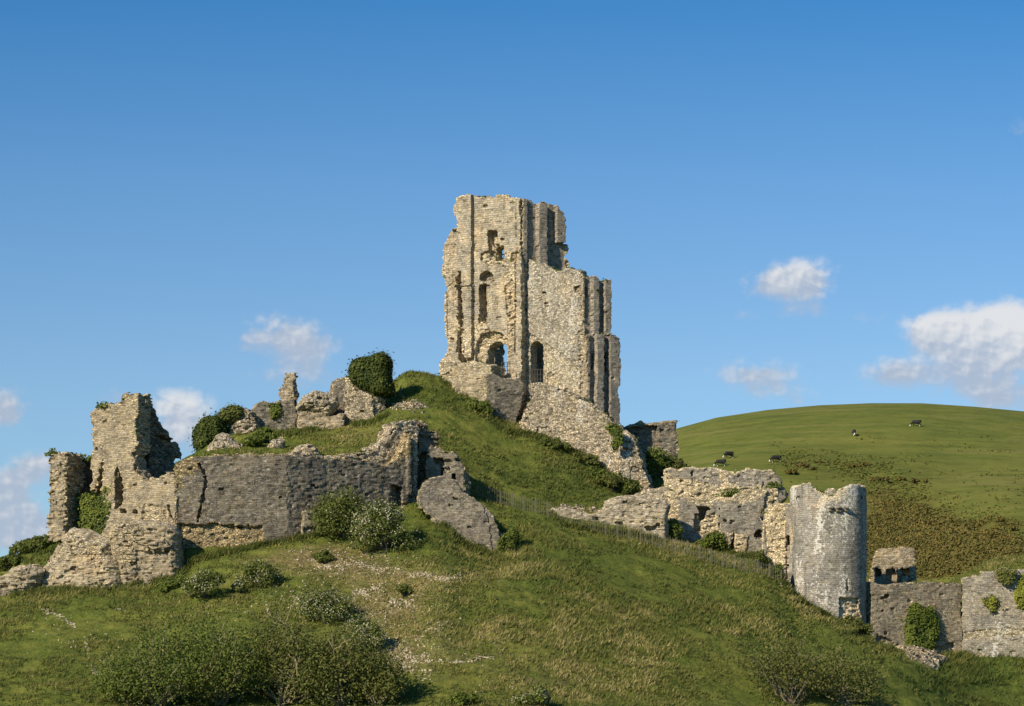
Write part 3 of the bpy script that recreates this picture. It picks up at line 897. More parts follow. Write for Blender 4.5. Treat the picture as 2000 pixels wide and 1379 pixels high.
def cloud_points(cent, rad, n, rs, shell=0.55, floor=None):
    """points through a set of overlapping clumps, denser near their outsides"""
    cent = np.asarray(cent); rad = np.asarray(rad)
    w = rad[:, 0] * rad[:, 2]; w = w / w.sum()
    k = rs.choice(len(cent), n, p=w)
    dr = rs.normal(size=(n, 3)); dr /= np.linalg.norm(dr, axis=1)[:, None]
    r = (shell + (1 - shell) * rs.uniform(0, 1, n)) * (1 + 0.10 * rs.normal(size=n))
    p = cent[k] + dr * rad[k] * r[:, None]
    return p, dr, k


def shrub(name, label, cat, px, py, wpx, hpx, group=None, mat='leaf_shrub', n=2500, size=0.16, clumps=14, blossom=0.0, twig='bark',
          depth=0.8, seed=0, Y=None, branches=9, up=0.0, bare=0.0, outward=0.55, flat=0.45, sink=0.15):
    """a shrub rooted on the hill at (px, py), about wpx wide and hpx tall there"""
    rs = np.random.RandomState(seed + 100)
    Y = hit(px, py) if Y is None else Y
    base = at(px, Y)
    k = Y / FOC
    w, h = wpx * k, hpx * k
    root = thing(name, base, label, cat, group)
    C = []; R = []
    for i in range(clumps):
        a = rs.uniform(0, 2 * np.pi); q = math.sqrt(rs.uniform(0, 1))
        x = 0.40 * w * q * math.cos(a); y = 0.40 * w * depth * q * math.sin(a)
        top = h * (1 - 0.55 * q * q)
        zc = top * (0.42 + 0.45 * rs.uniform(0, 1)) if bare <= 0 else top * (bare + (0.88 - bare) * rs.uniform(0, 1))
        r = min(w, h) * (0.20 + 0.10 * rs.uniform(0, 1))
        r = max(r, 0.22)
        C.append((x, y, zc)); R.append((r * 1.25, r * 1.15, r))
    C = np.array(C); R = np.array(R)
    gz = land_z(px + C[:, 0] / k * 1.0, np.full(len(C), Y) + C[:, 1]) - base[2]
    C[:, 2] += np.clip(gz, -h * .5, h * .5) * 0.7
    p, dr, _ = cloud_points(C, R, n, rs, shell=flat)
    ok = p[:, 2] > -sink * h + (0 if bare <= 0 else bare * h * 0.6)
    p, dr = p[ok], dr[ok]
    dr = dr * 0.8 + np.array([0, 0, 0.5]) 
    paths = []
    for i in range(branches):
        c = C[i % len(C)]
        s = np.array([0.05 * w * rs.uniform(-1, 1), 0.05 * w * rs.uniform(-1, 1), -0.15])
        mid = s * .45 + c * .55 + np.array([0.08 * w * rs.uniform(-1, 1), 0.08 * w * rs.uniform(-1, 1), -0.08 * h])
        e = c + np.array([0.12 * w * rs.uniform(-1, 1), 0.12 * w * rs.uniform(-1, 1), 0.20 * h * rs.uniform(0, 1)])
        tt = np.linspace(0, 1, 7)[:, None]
        pts = (1 - tt) ** 2 * s + 2 * tt * (1 - tt) * mid + tt ** 2 * e
        pts[1:-1] += rs.normal(size=(5, 3)) * 0.018 * w
        r0 = 0.012 * (h + 1.5) * rs.uniform(0.7, 1.3)
        paths.append((pts, np.linspace(r0, r0 * 0.25, 7)))
        for q in range(2):
            j = rs.randint(2, 6)
            e2 = pts[j] + np.array([0.2 * w * rs.uniform(-1, 1), 0.2 * w * rs.uniform(-1, 1), 0.22 * h * rs.uniform(0.2, 1)])
            seg = np.linspace(0, 1, 4)[:, None]
            p2 = pts[j] * (1 - seg) + e2 * seg
            p2[1:-1] += rs.normal(size=(2, 3)) * 0.015 * w
            paths.append((p2, np.linspace(r0 * .5, r0 * .15, 4)))
    bv, bf = tubes(paths)
    new_mesh('branches', bv, bf, M[twig], loc=base, parent=root)
    leaves('foliage', p + base, dr / np.linalg.norm(dr, axis=1)[:, None], size, M[mat], root, seed, base, outward)
    if blossom > 0:
        nb_ = int(n * blossom * 1.9)
        p, dr, _ = cloud_points(C, R * 1.03, nb_, rs, shell=0.88)
        cl = vnoise3(p[:, 0] / 0.45, p[:, 1] / 0.45, p[:, 2] / 0.45, seed + 3) > -0.05
        ok = (p[:, 2] > 0.05 * h) & cl
        p, dr = p[ok], dr[ok]
        leaves('blossom', p + base, dr, size * 0.66, M['blossom'], root, seed + 1, base, 0.7, 1.1)
    return root


def creeper(name, label, px0, Y0, ang, outline, thick, mat='leaf_ivy', n=3000, size=0.2, cat='ivy', puff=1.2, seed=0, group=None, inner=True, clump=0.16):
    """ivy: a leafy coat over a swelling mass that clings to masonry"""
    a = math.radians(ang)
    o = wall('stems', px0, Y0, ang, outline, thick, M['ivy_interior'], None, cell=0.16, rough=0.02, jag=0.12, puff=puff, seed=seed, corew=0)  # solid added under the leaf coat; its dark colour stands for the inner shade
    me = o.data
    nv = len(me.vertices); co = np.zeros(nv * 3, np.float32); me.vertices.foreach_get('co', co); co = co.reshape(-1, 3).astype(float)
    npy = len(me.polygons); cen = np.zeros(npy * 3, np.float32); nor = np.zeros(npy * 3, np.float32)
    me.polygons.foreach_get('center', cen); me.polygons.foreach_get('normal', nor)
    cen = cen.reshape(-1, 3).astype(float); nor = nor.reshape(-1, 3).astype(float)
    rs = np.random.RandomState(seed)
    fr = nor[:, 1] < 0.5
    cand = np.nonzero(fr)[0]
    pick = rs.choice(cand, n)
    p = cen[pick] + rs.normal(size=(n, 3)) * 0.07
    lump = vnoise3(p[:, 0] / 0.7, p[:, 1] / 0.7, p[:, 2] / 0.7, seed)
    p = p + nor[pick] * (0.02 + clump * lump + 0.10 * rs.uniform(0, 1, n))[:, None]
    loose = rs.uniform(0, 1, n) < 0.10
    p = p + loose[:, None] * rs.normal(size=(n, 3)) * np.array([0.30, 0.10, 0.26])
    ca, sa = math.cos(a), math.sin(a)
    rot = np.array([[ca, -sa, 0], [sa, ca, 0], [0, 0, 1]])
    wl = np.array(o.location)
    root = thing(name, wl, label, cat, group)
    o.parent = root; o.location = (0, 0, 0)
    nn = nor[pick] + np.array([0, 0, 0.35]); nn /= np.linalg.norm(nn, axis=1)[:, None]
    leaves('foliage', p @ rot.T + wl, nn @ rot.T, size, M[mat], root, seed, wl, 0.68, 1.2,
           tint=np.clip(0.42 + 0.32 * lump + 0.2 * rs.normal(size=n), 0, 1))
    return root


m, N = surface('ivy stems')  # dark green of the ivy's inside, shade put into the colour
co = N.n('ShaderNodeTexCoord').outputs['Object']
finish(N, N.mix(N.noise(co, 5, 3), (0.020, 0.026, 0.008), (0.045, 0.055, 0.016)), 0.9)
M['ivy_interior'] = m
# ------------------------------------------------------------------ the keep
kp = at(1018, 257.0)
keep = thing('keep', kp, 'tall ruined stone keep on top of the grassy mound, split open with an arched doorway', 'castle keep')
A_OUT = [(858, 800), (858, 740), (856, 707), (866, 699), (871, 678), (866, 650), (864, 600), (864, 581), (867, 556), (859, 532), (861, 516), (860, 495), (865, 469),
         (873, 451), (884, 446), (896, 443), (893, 433), (887, 421), (884, 407), (890, 393), (899, 387), (916, 385), (917, 381), (930, 381), (931, 385), (967, 385), (968, 381), (988, 381),
         (989, 386), (1007, 385), (1019, 387), (1019, 490), (1021, 494), (1021, 745), (1021, 850)]
wall('tower_wall', 1018, 257.0, -27, A_OUT, 1.9, M['keep'], keep, cell=0.08, rough=0.018, jag=0.14, seed=11, corew=0.30,
     holes=[[(970, 484), (983, 480), (983, 503), (972, 506), (973, 495)],
            [(949, 690), (951, 678), (958, 671), (966, 668), (976, 668), (984, 673), (989, 682), (989, 727), (950, 727)]],
     relief=[(rect(1007.5, 388, 1010, 690), 0.3, 0.016, 0), (rect(895, 380, 925, 700), -0.50, 0.016, 0), (rect(1008, 384, 1019, 492), -0.22, 0.016, 0),
             ([(985, 490), (1034, 486), (1036, 850), (990, 850), (992, 640), (985, 560)], -0.22, 0.10, 0.35), ([(987, 560), (1003, 545), (1006, 620), (1003, 680), (990, 690), (994, 640)], 0.14, 0.26, 0.75), ([(868, 560), (886, 545), (884, 640), (870, 660)], 0.12, 0.14, 0.5), ([(1000, 494), (1019, 494), (1012, 512), (1000, 508)], 0.2, 0.22, 0.7),
             (rect(1010, 495, 1024, 850), -0.16, 0.05, 0.0),
             ([(862, 452), (894, 446), (894, 520), (890, 560), (893, 640), (884, 690), (858, 700), (858, 500)], 0.45, 0.09, 0.3),
             ([(892, 534), (904, 530), (907, 600), (911, 640), (905, 690), (892, 690), (896, 610)], 1.1, 0.28, 0.5), ([(884, 540), (893, 534), (895, 560), (886, 575)], -0.3, 0.25, 0.6),
             (rect(953, 449, 971, 476), 1.0, 0.016, 0), ([(966, 482), (984, 479), (984, 506), (966, 508)], 1.35, 0.05, 0.4), (rect(955, 476, 975, 500), 0.55, 0.12, 0.6),
             ([(940, 495), (958, 488), (975, 500), (983, 510), (960, 520), (940, 510)], 0.3, 0.16, 0.7),
             (arch(937, 964, 530, 548), 0.8, 0.12, 0.6), (rect(936, 556, 957, 632), 0.35, 0.04, 0.2), (rect(937, 556, 947, 628), 1.0, 0.04, 0.2),
             ([(892, 556), (928, 556), (928, 560), (892, 560)], -0.2, 0.05, 0.2),
             (arch(900, 911, 671, 711), 1.2, 0.04, 0.2),
             ([(928, 705), (930, 672), (938, 655), (958, 647), (978, 650), (990, 662), (992, 700), (989, 720), (985, 680), (965, 672), (950, 690), (948, 712)], 0.45, 0.20, 0.9),
             ([(935, 610), (948, 628), (962, 650), (940, 660), (930, 640)], -0.25, 0.20, 0.8)],
     core=[[(985, 490), (1008, 490), (1012, 640), (995, 640)], [(895, 640), (930, 640), (930, 720), (895, 720)], [(858, 700), (890, 700), (890, 760), (858, 760)]])
B_OUT = [(1018, 560), (1018, 388), (1030, 387), (1041, 391), (1042, 398), (1048, 399), (1055, 397), (1070, 404), (1072, 398), (1081, 399), (1086, 410), (1097, 423), (1100, 428),
         (1100, 476), (1108, 480), (1111, 486), (1105, 498), (1102, 503), (1110, 512), (1112, 520), (1100, 560)]
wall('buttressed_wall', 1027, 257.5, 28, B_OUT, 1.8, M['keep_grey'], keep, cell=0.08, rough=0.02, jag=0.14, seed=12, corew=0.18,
     relief=[(rect(1047, 380, 1064, 530), -0.65, 0.02, 0), (rect(1082, 380, 1101, 476), -0.65, 0.02, 0), (rect(1101, 470, 1114, 530), -0.2, 0.18, 0.8),
             (rect(1014, 380, 1028, 530), -0.30, 0.02, 0), (rect(1064, 424, 1082, 428), 0.12, 0.05, 0), (rect(1028, 424, 1046, 428), 0.12, 0.05, 0)])
C_OUT = [(1026, 850), (1026, 740), (1030, 503), (1034, 505), (1050, 512), (1070, 521), (1082, 527), (1093, 528), (1104, 525), (1114, 522), (1124, 524), (1136, 528), (1137, 600), (1138, 640), (1143, 650), (1143, 850)]
wall('annexe_wall', 1140, 254.65, -27, C_OUT, 1.6, M['keep_white'], keep, cell=0.085, rough=0.05, jag=0.16, seed=13, corew=0.12,
     holes=[arch(1036, 1060, 667, 747)],
     relief=[([(1121, 560), (1140, 557), (1140, 571), (1123, 569)], 0.8, 0.1, 0.3),
             ([(1030, 650), (1148, 728), (1148, 800), (1030, 800)], 0.06, 0.03, 0.55),
             ([(1032, 651), (1036, 651), (1148, 725), (1148, 728)], 0.14, 0.016, 0), ([(1128, 648), (1146, 645), (1146, 800), (1132, 800), (1134, 720)], 0.12, 0.18, 0.5)])
D_OUT = [(1140, 850), (1140, 650), (1137, 640), (1136, 541), (1150, 540), (1156, 538), (1164, 543), (1167, 550), (1178, 549), (1186, 546), (1190, 551), (1190, 652), (1193, 656),
         (1201, 665), (1203, 753), (1198, 766), (1203, 788), (1204, 850)]
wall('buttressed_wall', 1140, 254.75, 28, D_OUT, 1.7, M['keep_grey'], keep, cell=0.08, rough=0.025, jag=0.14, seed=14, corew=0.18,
     holes=[rect(1142, 560, 1147, 580)],
     relief=[(rect(1130, 655, 1210, 850), -0.35, 0.025, 0),
             (rect(1132, 530, 1141, 655), -0.25, 0.05, 0.2), (rect(1154, 530, 1166, 655), -0.55, 0.022, 0), (rect(1176, 530, 1192, 655), -0.55, 0.022, 0),
             (rect(1132, 655, 1147, 850), -0.30, 0.12, 0.3), (rect(1157, 655, 1172, 850), -0.55, 0.022, 0), (rect(1183, 655, 1206, 850), -0.55, 0.022, 0),
             (rect(1151, 690, 1157, 723), 0.7, 0.02, 0), (rect(1175, 690, 1182, 726), 0.7, 0.02, 0)])
wall('inner_wall', 1010, 266.5, -27, [(895, 770), (895, 665), (920, 640), (950, 632), (968, 640), (972, 680), (973, 770)], 1.4, M['keep_grey'], keep, cell=0.13, rough=0.05, jag=0.2, seed=15)
wall('inner_wall', 1075, 263.5, -20, [(1020, 770), (1020, 600), (1100, 600), (1120, 620), (1120, 770)], 1.4, M['keep_grey'], keep, cell=0.13, rough=0.05, jag=0.2, seed=16)
# iron guard rail in the doorway and posts on the platform before it
def railing(px0, Y0, px1, Y1, zpy, hgt, n, parent):
    p0 = np.array([(px0 - 1000) / FOC * Y0, Y0, (HOR - zpy) / FOC * Y0]); p1 = np.array([(px1 - 1000) / FOC * Y1, Y1, (HOR - zpy) / FOC * Y1])
    ps = []
    for i in range(n):
        q = p0 + (p1 - p0) * i / (n - 1)
        ps.append((np.array([q + (0, 0, -0.4), q + (0, 0, hgt)]), 0.035))
    for f in (1.0, 0.55, 0.12):
        ps.append((np.array([p0 + (0, 0, hgt * f), p1 + (0, 0, hgt * f)]), 0.025))
    v, f = tubes(ps, 5)
    return new_mesh('railing', v - p0, f, M['iron'], loc=p0, parent=parent)
railing(1034, 256.6, 1061, 256.0, 743, 1.1, 6, keep)
railing(980, 255.5, 996, 255.2, 727, 1.0, 4, keep)

t = wall('retaining_wall', 955, 254.7, -33, [(857, 800), (857, 740), (856, 708), (868, 706), (884, 712), (900, 708), (920, 710), (933, 711), (945, 714), (958, 713), (956, 740), (952, 790), (948, 830), (900, 830)], 2.6, M['buff_pale'], cell=0.09, rough=0.07, jag=0.2, seed=21,
         relief=[([(855, 700), (884, 705), (882, 760), (855, 760)], 0.5, 0.2, 0.8)])
tag(t, 'pale buff retaining wall at the left foot of the keep', 'wall')
t = wall('leaning_slab', 954, 252.8, 24, [(953, 731), (965, 729), (990, 736), (1018, 739), (1027, 749), (1025, 770), (1021, 788), (1012, 815), (1006, 845), (985, 860), (940, 850), (945, 800), (951, 780)], 1.5, M['slab'], cell=0.09, rough=0.05, jag=0.12, seed=22, corew=0.12, batter=0.06)
tag(t, 'dark grey tilted masonry slab below the keep doorway', 'fallen wall')
t = wall('revetment', 1100, 250.6, -12, [(1026, 746), (1045, 744), (1062, 745), (1088, 752), (1110, 762), (1129, 772), (1155, 790), (1178, 808), (1196, 823), (1217, 841), (1233, 858), (1242, 876), (1249, 893), (1258, 922), (1266, 950), (1262, 985), (1200, 970), (1140, 930), (1080, 900), (985, 870), (990, 842), (1000, 834), (1010, 815), (1022, 786), (1027, 765)],
         2.6, M['rubble'], cell=0.09, rough=0.12, jag=0.24, seed=23, batter=0.22, backlean=0.3, corew=0.3,
         relief=[([(1205, 850), (1240, 870), (1255, 950), (1235, 960), (1225, 900)], 0.15, 0.25, 0.5), ([(1040, 830), (1062, 828), (1088, 872), (1060, 880)], 0.2, 0.1, 0)])
tag(t, 'broad sloping mass of pale rubble walling descending right from the keep', 'wall')
creeper('ivy', 'small patch of green creeper high on the sloping rubble mass', 1200, 249.2, -12, [(1184, 832), (1200, 828), (1216, 842), (1212, 858), (1203, 880), (1196, 870), (1198, 852)], 0.5, 'leaf_ivy_light', 500, 0.2, puff=0.3, seed=24)
t = wall('ruined_wall', 1260, 258.8, 10, [(1205, 905), (1206, 826), (1220, 835), (1236, 829), (1252, 823), (1262, 829), (1290, 824), (1322, 822), (1324, 860), (1326, 905)], 1.6, M['slab'], cell=0.10, rough=0.1, jag=0.25, seed=25,
         relief=[([(1225, 836), (1285, 832), (1285, 900), (1225, 900)], 0.6, 0.1, 0.0)])
tag(t, 'low dark ruined wall behind the right foot of the keep', 'wall')

# ------------------------------------------------------------------ the ruins at the left end of the hill
t = thing('bailey_tower', at(268, 221.7), 'buff broken wall tower at the left end, with a jagged open right side', 'tower')
wall('outer_wall', 342, 219.6, -30, [(175, 960), (175, 884), (175, 804), (181, 798), (195, 794), (214, 791), (239, 788), (246, 778), (255, 770), (268, 768), (270, 797), (264, 832), (267, 868), (259, 893), (264, 915), (270, 928), (280, 935),
      (313, 932), (326, 925), (342, 920), (343, 1060), (200, 1070), (198, 950), (200, 900), (185, 960)], 1.9, M['buff'], t, cell=0.085, rough=0.06, jag=0.22, seed=31, corew=0.25,
     holes=[[(225, 912), (229, 910), (231, 925), (236, 930), (236, 944), (239, 946), (239, 985), (224, 997), (222, 944)]],
     relief=[(rect(235, 995, 246, 1002), 0.9, 0.04, 0), (rect(259, 995, 267, 1002), 0.9, 0.04, 0), ([(170, 780), (200, 780), (196, 900), (170, 960)], 0.25, 0.05, 0),
             ([(325, 985), (329, 985), (334, 1005), (341, 1022), (338, 1022), (330, 1008)], 0.5, 0.05, 0), ([(280, 985), (325, 990), (340, 1030), (275, 1030)], 0.12, 0.14, 0.9)],
     core=[[(250, 765), (272, 765), (272, 860), (262, 880), (255, 800)]])
wall('broken_wall', 264, 223.6, 36, [(262, 970), (262, 772), (270, 768), (280, 767), (291, 775), (300, 788), (303, 804), (308, 822), (316, 828), (322, 833), (330, 843), (342, 863), (357, 869), (363, 880), (361, 892), (352, 900), (345, 912), (345, 960)], 2.2, M['buff_shaded'], t,
     cell=0.10, rough=0.14, jag=0.35, seed=32, corew=0.3,
     relief=[([(262, 765), (286, 765), (290, 850), (280, 935), (262, 940)], 0.75, 0.12, 0.2), ([(308, 850), (365, 865), (365, 920), (318, 915), (322, 880)], 0.7, 0.15, 0.2), ([(288, 890), (345, 905), (345, 970), (280, 970)], -0.5, 0.12, 0.4)])
t = wall('wall_stump', 126, 223.0, -20, [(93, 1060), (94, 1021), (95, 944), (96, 905), (97, 890), (104, 886), (116, 884), (127, 886), (127, 1060)], 3.2, M['buff'], cell=0.085, rough=0.2, jag=0.3, seed=33, corew=0.2)
tag(t, 'narrow ragged wall stump standing leftmost of the ruins, tuft of grass on top', 'wall')
t = wall('ruined_wall', 148, 226.2, 40, [(146, 1020), (146, 906), (150, 894), (165, 898), (182, 896), (200, 900), (206, 915), (206, 1020)], 1.5, M['grey'], cell=0.11, rough=0.11, jag=0.3, seed=34)
tag(t, 'dark shaded wall inside the gap between the stump and the buff tower', 'wall')
creeper('ivy', 'bright green ivy sheet filling the gap beside the leftmost stump', 185, 223.8, -20, [(150, 968), (170, 966), (186, 972), (196, 962), (206, 945), (214, 950), (221, 946), (221, 1000), (212, 1030), (200, 1045), (170, 1050), (150, 1040)], 0.7, 'leaf_ivy_light', 2400, 0.17, puff=0.4, seed=35)
t = wall('fallen_masonry', 100, 216.6, -14, [(-10, 1190), (20, 1156), (48, 1122), (70, 1095), (84, 1068), (96, 1047), (106, 1032), (116, 1023), (140, 1020), (161, 1025), (175, 1035), (203, 1047), (206, 1075), (217, 1093), (223, 1118), (225, 1180)], 3.4, M['buff_pale'], cell=0.085, rough=0.2, jag=0.2, course=(0.45, 0.2), pits=0.035, seed=36, puff=1.3, batter=0.25, corew=0,
         relief=[([(90, 1045), (200, 1045), (205, 1078), (150, 1085), (90, 1070)], -0.15, 0.22, 0.3), (rect(95, 1052, 108, 1062), 0.8, 0.1, 0)])
tag(t, 'broad pale lump of fallen masonry below the leftmost stump', 'fallen masonry')
t = wall('fallen_masonry', 20, 216.0, 12, [(-60, 1200), (-60, 1140), (-10, 1128), (10, 1118), (28, 1104), (53, 1101), (72, 1099), (90, 1110), (80, 1140), (60, 1165), (40, 1200)], 2.0, M['buff_pale'], cell=0.085, rough=0.26, jag=0.2, course=(0.7, 0.22), pits=0.035, seed=37, puff=0.9, corew=0)
tag(t, 'tilted slab of fallen masonry at the left edge of the picture', 'fallen masonry')
t = wall('fallen_masonry', 280, 216.4, -4, [(226, 1180), (229, 1140), (225, 1100), (212, 1085), (207, 1050), (208, 1032), (222, 1020), (246, 1018), (270, 1014), (301, 1015), (325, 1018), (340, 1027), (350, 1040), (346, 1066), (352, 1090), (354, 1112), (345, 1180)], 3.0, M['buff'], cell=0.085, rough=0.22, jag=0.22, course=(0.45, 0.2), pits=0.04, seed=38, puff=0.9, corew=0,
         relief=[([(262, 1055), (320, 1052), (335, 1068), (300, 1076), (290, 1070)], -0.35, 0.22, 0), ([(265, 1075), (330, 1078), (330, 1130), (265, 1130)], 0.2, 0.16, 0)],
         core=[rect(205, 1010, 260, 1120)])
tag(t, 'craggy block of fallen masonry below the buff tower, bulging in the middle', 'fallen masonry')

t = thing('bailey_wall', at(560, 221), 'long dark grey curtain wall with a corner and a low jagged top, left of the mound', 'curtain wall')
wall('wall_face', 560, 221.0, 8, [(341, 1110), (341, 912), (352, 902), (369, 893), (386, 890), (405, 889), (427, 887), (455, 885), (479, 884), (514, 888), (535, 886), (560, 888), (561, 1080), (450, 1100)], 2.0, M['grey'], t, cell=0.085, butt=[rect(552, 892, 566, 1090)], rough=0.06, jag=0.18, seed=41, corew=0.22,
     relief=[([(386, 905), (391, 905), (402, 922), (406, 942), (401, 960), (388, 1022), (383, 1024), (396, 958), (400, 941), (396, 924)], 0.45, 0.05, 0),
             ([(340, 1022), (400, 1024), (415, 1020), (440, 1026), (455, 1024), (470, 1030), (486, 1026), (513, 1027), (512, 1062), (500, 1070), (486, 1060), (480, 1075), (340, 1100)], 0.38, 0.15, 0.8)],
     core=[[(338, 900), (365, 890), (390, 905), (372, 920), (350, 945), (341, 950)], [(340, 1030), (365, 1030), (360, 1060), (340, 1065)]])
wall('wall_face', 561, 221.05, 34, [(560, 1080), (560, 888), (600, 892), (640, 896), (690, 898), (730, 902), (756, 906), (772, 900), (783, 880), (792, 862), (797, 846), (801, 843), (801, 965), (798, 990), (800, 1040)], 2.0, M['grey'], t, cell=0.09, butt=[rect(552, 892, 568, 1090)], rough=0.075, jag=0.16, seed=42, corew=0.10,
     relief=[([(763, 947), (788, 949), (786, 962), (788, 988), (764, 990)], 1.3, 0.06, 0), (rect(622, 885, 623, 1000), 0.0, 0.05, 0), ([(770, 975), (800, 985), (800, 1010), (770, 1008)], 0.1, 0.25, 0.7),
             (rect(793, 840, 802, 968), -0.30, 0.05, 0)],
     core=[[(785, 850), (800, 842), (802, 870), (790, 900), (775, 905)]])
# broken core above and behind the facing; paler stone also carries the light on it
wall('wall_core', 561, 222.2, 34, [(566, 905), (566, 886), (590, 884), (640, 889), (688, 888), (710, 884), (726, 878), (745, 868), (758, 861), (761, 850), (765, 838), (774, 825), (792, 821), (815, 821), (818, 840), (813, 905), (813, 1000), (640, 990)], 2.2, M['rubble'], t, cell=0.10, rough=0.13, jag=0.25, seed=43, corew=0.2,
     relief=[(rect(802, 850, 814, 968), -0.25, 0.03, 0)])
wall('broken_end', 820, 230.6, 24, [(814, 905), (815, 823), (826, 826), (837, 833), (846, 842), (854, 844), (857, 864), (845, 870), (836, 880), (833, 935), (829, 960), (813, 960)], 3.0, M['grey'], t, cell=0.10, rough=0.28, jag=0.4, seed=44, corew=0.1,
     relief=[([(812, 896), (834, 880), (834, 970), (812, 970)], 1.2, 0.1, 0)])
wall('inner_wall', 820, 233.4, 8, [(806, 1010), (806, 872), (846, 872), (848, 1010)], 1.0, M['grey'], t, cell=0.12, rough=0.06, jag=0.15, seed=49, corew=0)
wall('buttress_foot', 606, 221.4, 14, [(588, 1075), (590, 1035), (593, 1000), (612, 998), (634, 1005), (648, 1022), (650, 1075)], 1.6, M['slab'], t, cell=0.10, rough=0.04, jag=0.12, seed=45, corew=0.1,
     relief=[([(592, 1030), (650, 1026), (650, 1038), (640, 1036), (605, 1045), (596, 1052)], 0.25, 0.1, 0.5)])
t = thing('gate_tower', at(870, 229.5), 'small grey gate tower ruin with a broken stepped window, behind the fallen slab', 'tower')
wall('front_wall', 870, 230.6, 4, [(831, 1010), (832, 935), (833, 879), (842, 870), (859, 874), (868, 881), (880, 883), (891, 884), (894, 892), (899, 898), (909, 909), (910, 1010)], 1.5, M['slab'], t, cell=0.085, rough=0.06, jag=0.2, seed=46, corew=0.22,
     relief=[([(847, 894), (860, 894), (863, 896), (868, 900), (868, 912), (865, 928), (861, 928), (861, 908), (852, 905)], 0.9, 0.05, 0), (rect(868, 898, 882, 908), 0.35, 0.08, 0.3),
             (rect(883, 926, 890, 934), 1.0, 0.04, 0), (rect(889, 894, 897, 902), 0.6, 0.1, 0), (rect(868, 912, 880, 927), 0.2, 0.08, 0.4)])
wall('side_wall', 911, 231.0, 42, [(908, 1010), (908, 920), (917, 928), (919, 935), (923, 1010)], 2.6, M['grey'], t, cell=0.10, rough=0.06, jag=0.2, seed=47, corew=0.1)
t = wall('fallen_slab', 900, 222.6, 5, [(832, 936), (842, 931), (855, 929), (875, 929), (889, 935), (907, 962), (927, 971), (947, 987), (965, 1005), (971, 1025), (981, 1045), (985, 1088), (984, 1112), (962, 1100), (922, 1082), (884, 1058), (855, 1026), (840, 1004), (818, 990), (820, 957)], 2.6, M['slab'], cell=0.085, rough=0.045, jag=0.14, seed=48, corew=0.12, batter=0.10,
         relief=[([(930, 960), (1000, 960), (1000, 1120), (968, 1120), (955, 1010)], 0.12, 0.05, 0), ([(975, 1000), (1000, 1000), (1000, 1130), (980, 1130)], 0.25, 0.05, 0)])
tag(t, 'big slipped grey wall section tilted down the slope in front of the gate tower', 'fallen wall')

# ------------------------------------------------------------------ ruins on the shoulder of the mound
t = wall('stone_pillar', 560, 251.9, -6, [(545, 790), (546, 781), (544, 761), (553, 748), (555, 738), (558, 731), (575, 730), (576, 755), (576, 790)], 1.1, M['buff'], cell=0.085, rough=0.12, jag=0.28, seed=51, corew=0.2)
tag(t, 'thin crooked stone pillar standing alone against the sky', 'pillar')
t = wall('ruined_wall', 540, 251.2, 6, [(494, 870), (494, 798), (500, 788), (507, 783), (526, 787), (543, 781), (560, 779), (572, 779), (578, 796), (580, 840), (570, 870)], 1.7, M['slab'], cell=0.09, rough=0.09, jag=0.22, seed=52, corew=0.15)
tag(t, 'grey wall fragment at the foot of the thin pillar, ivy running down it', 'wall')
creeper('ivy', 'narrow strip of ivy on the grey wall fragment below the pillar', 537, 250.9, 6, [(528, 788), (538, 792), (546, 783), (547, 800), (541, 816), (530, 815)], 0.4, 'leaf_ivy_light', 380, 0.18, puff=0.25, seed=53)
t = wall('ruined_wall', 470, 249.6, 0, [(440, 880), (441, 825), (456, 818), (468, 798), (478, 794), (494, 800), (503, 830), (500, 880)], 1.8, M['rubble'], cell=0.10, rough=0.24, jag=0.35, seed=54, corew=0.1, puff=0.5)
tag(t, 'heap of loose grey rubble walling between two ivy mounds', 'wall')
t = wall('ruined_wall', 610, 250.2, -4, [(579, 850), (581, 798), (600, 800), (620, 804), (640, 812), (672, 806), (674, 850)], 1.3, M['buff'], cell=0.10, rough=0.12, jag=0.2, seed=55, corew=0.2)
tag(t, 'low coursed buff wall under the big overhanging boulder', 'wall')
t = wall('boulder', 622, 249.4, 10, [(579, 791), (589, 775), (602, 765), (618, 758), (635, 762), (647, 761), (662, 773), (668, 788), (660, 800), (653, 808), (640, 816), (630, 811), (618, 804), (598, 800), (581, 799)], 3.2, M['boulder'], cell=0.10, rough=0.26, jag=0.2, seed=56, puff=1.5, corew=0)
tag(t, 'large overhanging grey lump of fallen masonry on the mound, right of the thin pillar', 'boulder')
t = wall('ruined_wall', 662, 253.6, 8, [(648, 800), (649, 744), (660, 740), (675, 739), (677, 840), (648, 840)], 1.5, M['slab'], cell=0.10, rough=0.06, jag=0.18, seed=57)
tag(t, 'short pale wall end behind the big boulder, left of the ivy block', 'wall')
t = thing('ruined_wall', at(715, 250.5), 'pale stone wall with a buff foot carrying the dark ivy block', 'wall')
wall('front_wall', 727, 250.4, -10, [(672, 850), (673, 810), (675, 735), (700, 740), (726, 742), (728, 850)], 1.8, M['rubble'], t, cell=0.09, rough=0.07, jag=0.2, seed=58, corew=0.15,
     core=[[(690, 806), (726, 798), (728, 830), (690, 832)]])
wall('side_wall', 729, 250.6, 32, [(728, 850), (728, 745), (750, 750), (755, 772), (754, 790), (757, 806), (752, 850)], 1.8, M['rubble'], t, cell=0.10, rough=0.20, jag=0.3, seed=59, corew=0.2)
creeper('ivy', 'big dense dark ivy block crowning a stone wall on the mound top', 717, 249.6, -6, [(676, 716), (682, 700), (698, 696), (717, 691), (729, 688), (742, 687), (754, 694), (759, 706), (760, 764), (752, 771), (742, 768), (722, 762), (702, 757), (688, 748), (678, 738)], 3.6, 'leaf_ivy', 7500, 0.20, puff=1.0, seed=60)
